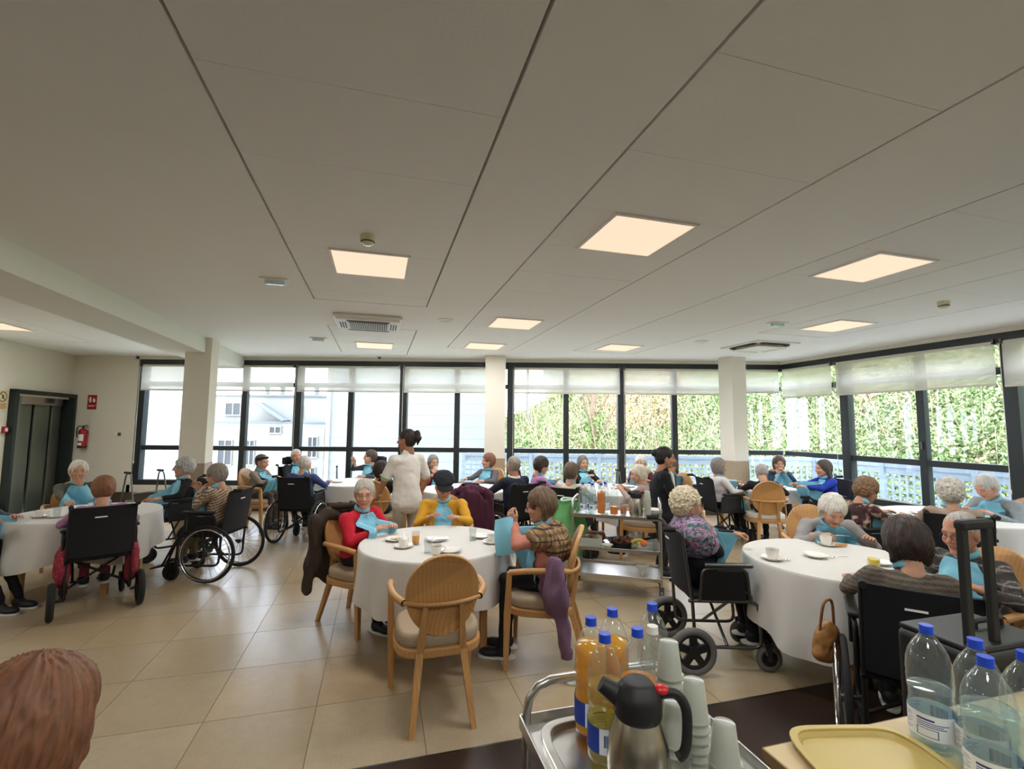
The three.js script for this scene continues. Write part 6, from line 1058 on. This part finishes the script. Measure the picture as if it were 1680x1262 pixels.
// --- table of the woman in red ---
person({ head: [-1.29, 1.075, -4.2], yaw: 62, lean: 5, hp: 6, hy: -46, label: 'grey-haired woman in red cardigan and glasses with pale blue bib', hair: 'short', hairColor: '#b9b0a4', broad: 1.3, fat: 1.26, top: plainW('#c0182c'), bottom: '#1f1c20', L: [0.12, 0.80, 0.28], R: [-0.1, 0.80, 0.26], chair: 'chair', chairLabel: 'wooden armchair of the woman in red, coat over its back', glasses: '#8a6f60', fine: 0.011, hcell: 0.0045, hand: 0.004, face: 0, hairScale: [0.97, 1, 1], bibWide: 0.17, bibLen: 0.36 });
{ const [tx, tz] = lastSeat, P = [ell([0, 0.6, -0.33], [0.27, 0.34, 0.06], -0.12, 0.04), ell([0, 0.9, -0.29], [0.23, 0.07, 0.09], 0, 0.04), cap([0.25, 0.86, -0.31], [0.3, 0.36, -0.35], 0.06, 0.045, 0.03), cap([-0.25, 0.86, -0.31], [-0.28, 0.3, -0.34], 0.06, 0.045, 0.03)];
  const o = thing('coat', 'dark brown coat hanging behind the woman in red', 'coat', [tx, 0, tz], 62 * D2R); raw('coat_body', bodyUV(nets(P, 0.011, (x, y, z) => (vnoise(x * 24, y * 6, z * 20, 7) - 0.5) * 0.045)), mat('#3a2d22', 0.92, { bumpMap: TX.weave, bumpScale: 0.001 }), o); mesh('collar', torus(0.1, 0.024, 0, 0.965, -0.28, Math.PI / 2, 0, 0, 8, 20, Math.PI), mat('#2f241b', 0.92), o); }
person({ head: [-0.675, 1.07, -4.77], yaw: 4, lean: 12, hp: 24, hy: 12, label: 'person in yellow sweater and dark flat cap with pale blue bib', hair: 'crop', hairColor: '#8a8078', top: plainW('#d9a02c'), topName: 'sweater', bottom: '#3a3a40', broad: 1.4, fat: 1.3, L: [0.16, 0.81, 0.34], R: [-0.12, 0.81, 0.3], chair: 'chair', chairLabel: 'wooden armchair of the flat cap wearer', glasses: '#6d5a50', fine: 0.011, hcell: 0.0045, hand: 0.004, face: 3, bibWide: 0.1, bibLen: 0.3, extra: (t, k) => {
  const c = [ell([0, 0.085, -0.02], [0.112, 0.05, 0.128], 0.16, 0.02), ell([0, 0.05, -0.02], [0.092, 0.05, 0.11], 0.05, 0.02), { ...ell([0, -0.03, -0.01], [0.13, 0.065, 0.16], 0, 0.01), sub: true }], g = nets(c, 0.005, (x, y, z) => (vnoise(x * 30, y * 30, z * 30, 2) - 0.5) * 0.008); g.applyMatrix4(k.hm); const cp = raw('flat_cap', bodyUV(g), mat('#14151c', 0.9), t); const v = nets([ell([0, 0.052, 0.115], [0.085, 0.012, 0.055], 0.25, 0.01)], 0.005); v.applyMatrix4(k.hm); raw('visor', bodyUV(v), mat('#14151c', 0.85), cp); } });
person({ head: [0.215, 1.085, -3.64], yaw: -98, lean: 8, hp: 10, hy: 4, label: 'brown-haired woman in salmon sweater with checked scarf and raised bib', hair: 'waved', hairColor: '#6d5640', top: plainW('#c47f6c'), topName: 'sweater', bottom: '#17171b', L: [0.1, 0.97, 0.26], palmL: [-0.6, 0, -0.5], aimL: [-0.1, 0.8, 0.4], curlL: 0.8, R: [-0.05, 0.88, 0.3], chair: 'chair', chairLabel: 'wooden armchair of the checked scarf wearer', glasses: '#2a1a18', fine: 0.011, hcell: 0.0045, hand: 0.004, face: 2, bibLen: 0.42, bibWide: 0.15, extra: (t, k) => {
  const P = [ell(v3.add(k.C, [0.0, 0.05, -0.06]), [0.2, 0.15, 0.115], k.lb, 0.04), cap(k.sh(1), v3.mix(k.arms.L.S, k.arms.L.E, 0.35), 0.08, 0.075, 0.03), cap(k.sh(1), k.sh(-1), 0.075, 0.075, 0.04), { ...ell(v3.add(k.C, [0, -0.25, 0]), [0.4, 0.16, 0.4], 0, 0.02), sub: true }], pl = plaid('#a8865e', '#3a2c26', 12);
  raw('checked_scarf', bodyUV(paint(nets(P, 0.009, (x, y, z) => (vnoise(x * 22, y * 22, z * 22, 5) - 0.5) * 0.03), pl)), wearMat('cloth'), t);
  const b = (() => { const g = new THREE.PlaneGeometry(0.18, 0.26, 12, 14), p = g.attributes.position; for (let i = 0; i < p.count; i++) p.setXYZ(i, p.getX(i), p.getY(i), 0.02 * Math.sin(p.getX(i) * 22 + p.getY(i) * 6) + 0.02 * Math.cos(p.getY(i) * 14)); g.computeVertexNormals(); return g; })(); b.rotateX(-0.35); b.rotateY(1.25); b.rotateX(0.25); b.translate(0.12, 0.88, 0.33); const bb = mesh('lifted_bib_corner', b, M.bib, t); } });
{ // lilac cardigan hanging from the scarf wearer's chair
  const P = [ell([0.0, 0.56, 0], [0.07, 0.16, 0.17], 0, 0.04), cap([0.02, 0.5, 0.05], [0.05, 0.2, 0.09], 0.055, 0.04, 0.03), cap([0.0, 0.62, -0.1], [0.02, 0.42, -0.16], 0.06, 0.035, 0.03), ell([0, 0.7, 0.02], [0.05, 0.1, 0.12], 0, 0.03)];
  const o = thing('cardigan', 'lilac knitted cardigan hanging off the scarf wearer’s chair arm', 'cardigan', [0.30, 0, -3.33], 0.35); raw('cardigan_body', bodyUV(nets(P, 0.009, (x, y, z) => (vnoise(x * 26, y * 9, z * 26, 6) - 0.5) * 0.035)), mat('#7a5a72', 0.95, { bumpMap: TX.knit, bumpScale: 0.003 }), o); mesh('cuff', cyl(0.042, 0.04, 0.05, 0.052, 0.185, 0.092, 14), mat('#6d4f66', 0.95), o); }
seatAt('chair', -0.463, -3.065, 197.3, 'empty wooden armchair pushed up to the table of the woman in red');

// --- table of the woman in the shawl ---
person({ head: [1.36, 1.09, -3.66], yaw: 88, lean: -10, hp: 4, ...WC, label: 'blonde-grey woman in glasses with multicoloured knitted shawl, eating in a wheelchair', hair: 'curly', hairColor: '#d6c8a8', top: '#15161c', bottom: '#121216', topName: 'sweater', R: 'mouth', L: [0.1, 0.86, 0.36], curlL: 0.9, chair: 'grey', chairLabel: 'grey-tyred transit wheelchair of the shawl wearer', glasses: '#5a2f22', fine: 0.011, hcell: 0.0045, hand: 0.004, face: 1, bibLen: 0.44, bibWide: 0.13, chairBack: -0.09, extra: (t, k) => { shawl(t, k, ['#8a6a9a', '#c78aa0', '#5f7f86', '#a9a3b5', '#b98aa8', '#4d5a78'], 4); held(t, k, 'R', (w) => one('bread_piece', rbox(0.05, 0.05, 0.025, 0.01, 0, 0, 0), mat('#e8d9bd', 0.9), 'piece of white bread in the shawl wearer’s hand', 'bread', [w.x, w.y + 0.01, w.z], 1)); } });
person({ head: [2.74, 0.885, -4.06], yaw: -14, lean: 44, hp: 34, label: 'stooping white-haired woman in grey cardigan spooning from a cup', hair: 'waved', hairColor: '#ded8cc', top: '#9a9593', bottom: '#4a4a50', s: 0.86, R: [-0.16, 0.81, 0.5], aimR: [0.6, 0.1, 0.3], curlR: 0.75, L: [0.24, 0.78, 0.44], chair: 'chair', chairLabel: 'armchair of the stooping woman in grey', fine: 0.011, hcell: 0.0045, hand: 0.004, face: 0, bibWide: 0.2, bibLen: 0.25, extra: (t, k) => { const w = worldOf(t, k.arms.R.tip); spoon(w.x, w.z, 1.2, 'teaspoon in the stooping woman’s hand', w.y); } });
person({ head: [2.10, 1.06, -2.56], yaw: 148, lean: 12, hp: 14, hy: 12, ...WC, label: 'dark brown-haired woman in beige knit cardigan, back turned, in a wheelchair', hair: 'waved', hairColor: '#3a2c24', top: tweed('#8a7f70', '#4f463c'), knit: true, broad: 1.22, L: [0.24, 0.8, 0.36], R: [-0.22, 0.78, 0.34], chair: 'big', chairLabel: 'black wheelchair of the beige knit wearer', fine: 0.0085, hcell: 0.0045, hairScale: [1.02, 1, 1.02] });
person({ head: [2.76, 1.055, -2.95], yaw: -75, lean: 12, hp: 12, label: 'grey-haired man in plaid shirt and glasses behind the wheeled case', hair: 'crop', hairColor: '#b7b0a6', top: plaid('#4d4844', '#8d8781', 14), topName: 'shirt', bottom: '#2a2c33', broad: 1.25, fat: 1.2, skin: '#c08b70', L: [0.2, 0.8, 0.3], R: [-0.25, 0.72, 0.2], glasses: true, chair: 'chair', chairLabel: 'armchair of the man in plaid', fine: 0.0085, hcell: 0.0045, hand: 0.004, face: 1, bibWide: 0.19, bibLen: 0.46 });

// --- square table in the corner ---
person({ head: [3.12, 1.045, -7.1], yaw: 98, lean: 4, hp: 4, ...WC, label: 'grey-haired woman in white sweater in a wheelchair before the two-faced pillar', hair: 'bob', hairColor: '#8d857e', top: plainW('#e0d8d6'), topName: 'sweater', bottom: '#16171c', L: [0.12, 0.86, 0.4], R: [-0.16, 0.76, 0.28], chair: 'small', chairLabel: 'black wheelchair before the two-faced pillar', bibLen: 0.5 });
person({ head: [3.66, 1.01, -6.95], yaw: 166, lean: 16, hp: 26, label: 'balding man in black jacket, back turned, at the square table', hair: 'ring', hairColor: '#b9b4ae', top: '#15161b', topName: 'jacket', bottom: '#15161b', broad: 1.28, fat: 1.2, L: [0.26, 0.8, 0.34], R: [-0.3, 0.8, 0.3], chair: 'pale', chairLabel: 'wooden armchair with pale seat under the man in black jacket', bib: false });
person({ head: [4.69, 1.02, -8.3], yaw: -18, lean: 6, hp: 8, label: 'brown-haired woman in dark blue jacket drinking juice in the corner', hair: 'waved', hairColor: '#5d3f2c', top: '#26384f', topName: 'jacket', R: 'mouth', L: [0.06, 0.92, 0.22], chair: 'chair', chairLabel: 'armchair in the glazed corner', extra: (t, k) => held(t, k, 'R', (w) => glass(w.x, w.z, 'glass of juice at the lips of the woman in the corner', 0.5, M.juice, w.y - 0.02)) });
person({ head: [4.58, 1.015, -6.98], yaw: -92, lean: 8, hp: 6, ...WC, label: 'long-haired woman in royal blue sweater beside the square table', hair: 'long', hairColor: '#4f443c', top: plainW('#1f3aa8'), topName: 'sweater', bottom: '#1b1d26', L: [0.1, 0.84, 0.38], R: [-0.12, 0.86, 0.4], chair: 'small', chairLabel: 'wheelchair of the woman in royal blue' });

// --- table by the side glazing ---
person({ head: [3.66, 1.0, -4.89], yaw: 96, lean: 26, hp: 26, ...WC, label: 'brown-curled woman in brown patterned jacket leaning over her plate', hair: 'curly', hairColor: '#8a6a4a', top: blotched(['#3a2a26', '#5d2f36', '#a08a72', '#c0ad92'], 26, 6), topName: 'jacket', L: [0.12, 0.82, 0.46], R: [-0.14, 0.82, 0.44], chair: 'big', chairLabel: 'black wheelchair of the patterned jacket wearer', fine: 0.010 });
person({ head: [4.1, 1.1, -4.45], yaw: 146, lean: 6, hp: 8, ...WC, label: 'white-curled person in beige sweater, back turned, by the side glazing', hair: 'curly', hairColor: '#d4cdbf', top: plainW('#a8917f'), topName: 'sweater', broad: 1.25, L: [0.24, 0.8, 0.32], R: [-0.22, 0.8, 0.3], chair: 'small', chairLabel: 'black wheelchair of the beige sweater wearer' });
person({ head: [5.13, 0.95, -5.15], yaw: -84, lean: 34, hp: 34, label: 'white-haired diner in grey sweater stooping low over the side table', hair: 'short', hairColor: '#cfcac2', top: plainW('#8f9698'), topName: 'sweater', bottom: '#3a3f46', s: 0.9, broad: 1.25, L: [0.16, 0.8, 0.42], R: [-0.16, 0.8, 0.42], chair: 'chair', chairLabel: 'armchair of the stooping diner in grey sweater' });

// --- head close to the camera ---
person({ head: [-1.0, 1.01, -1.06], yaw: 172, lean: 10, hp: 10, label: 'person with tousled reddish-brown hair seated close to the door end', hair: 'bob', hairColor: '#7d5136', hseed: 2, top: '#4a3a30', chair: 'chair', chairLabel: 'armchair of the tousled reddish-brown haired person', hcell: 0.0035, bib: false, hairScale: [1.16, 1.08, 1.14] });

{ const o = thing('handbag', 'tan brown handbag hanging by the beige knit wearer’s armrest', 'handbag', [1.74, 0.44, -2.68], 0.5); const P = [ell([0, 0.1, 0], [0.1, 0.1, 0.05], 0, 0.03), ell([0, 0.04, 0], [0.11, 0.05, 0.06], 0, 0.03)]; raw('bag_body', bodyUV(nets(P, 0.008, (x, y, z) => (vnoise(x * 40, y * 40, z * 40, 3) - 0.5) * 0.012)), mat('#9a6a34', 0.5), o); mesh('strap', tube([[-0.07, 0.16, 0], [-0.04, 0.3, 0.01], [0.04, 0.3, 0.01], [0.07, 0.16, 0]], 0.008, 18, 6), mat('#7d5228', 0.5), o); }
scene.traverse((o) => { if (o.isMesh) { o.castShadow = true; o.receiveShadow = true; } });
renderer.render(scene, camera);
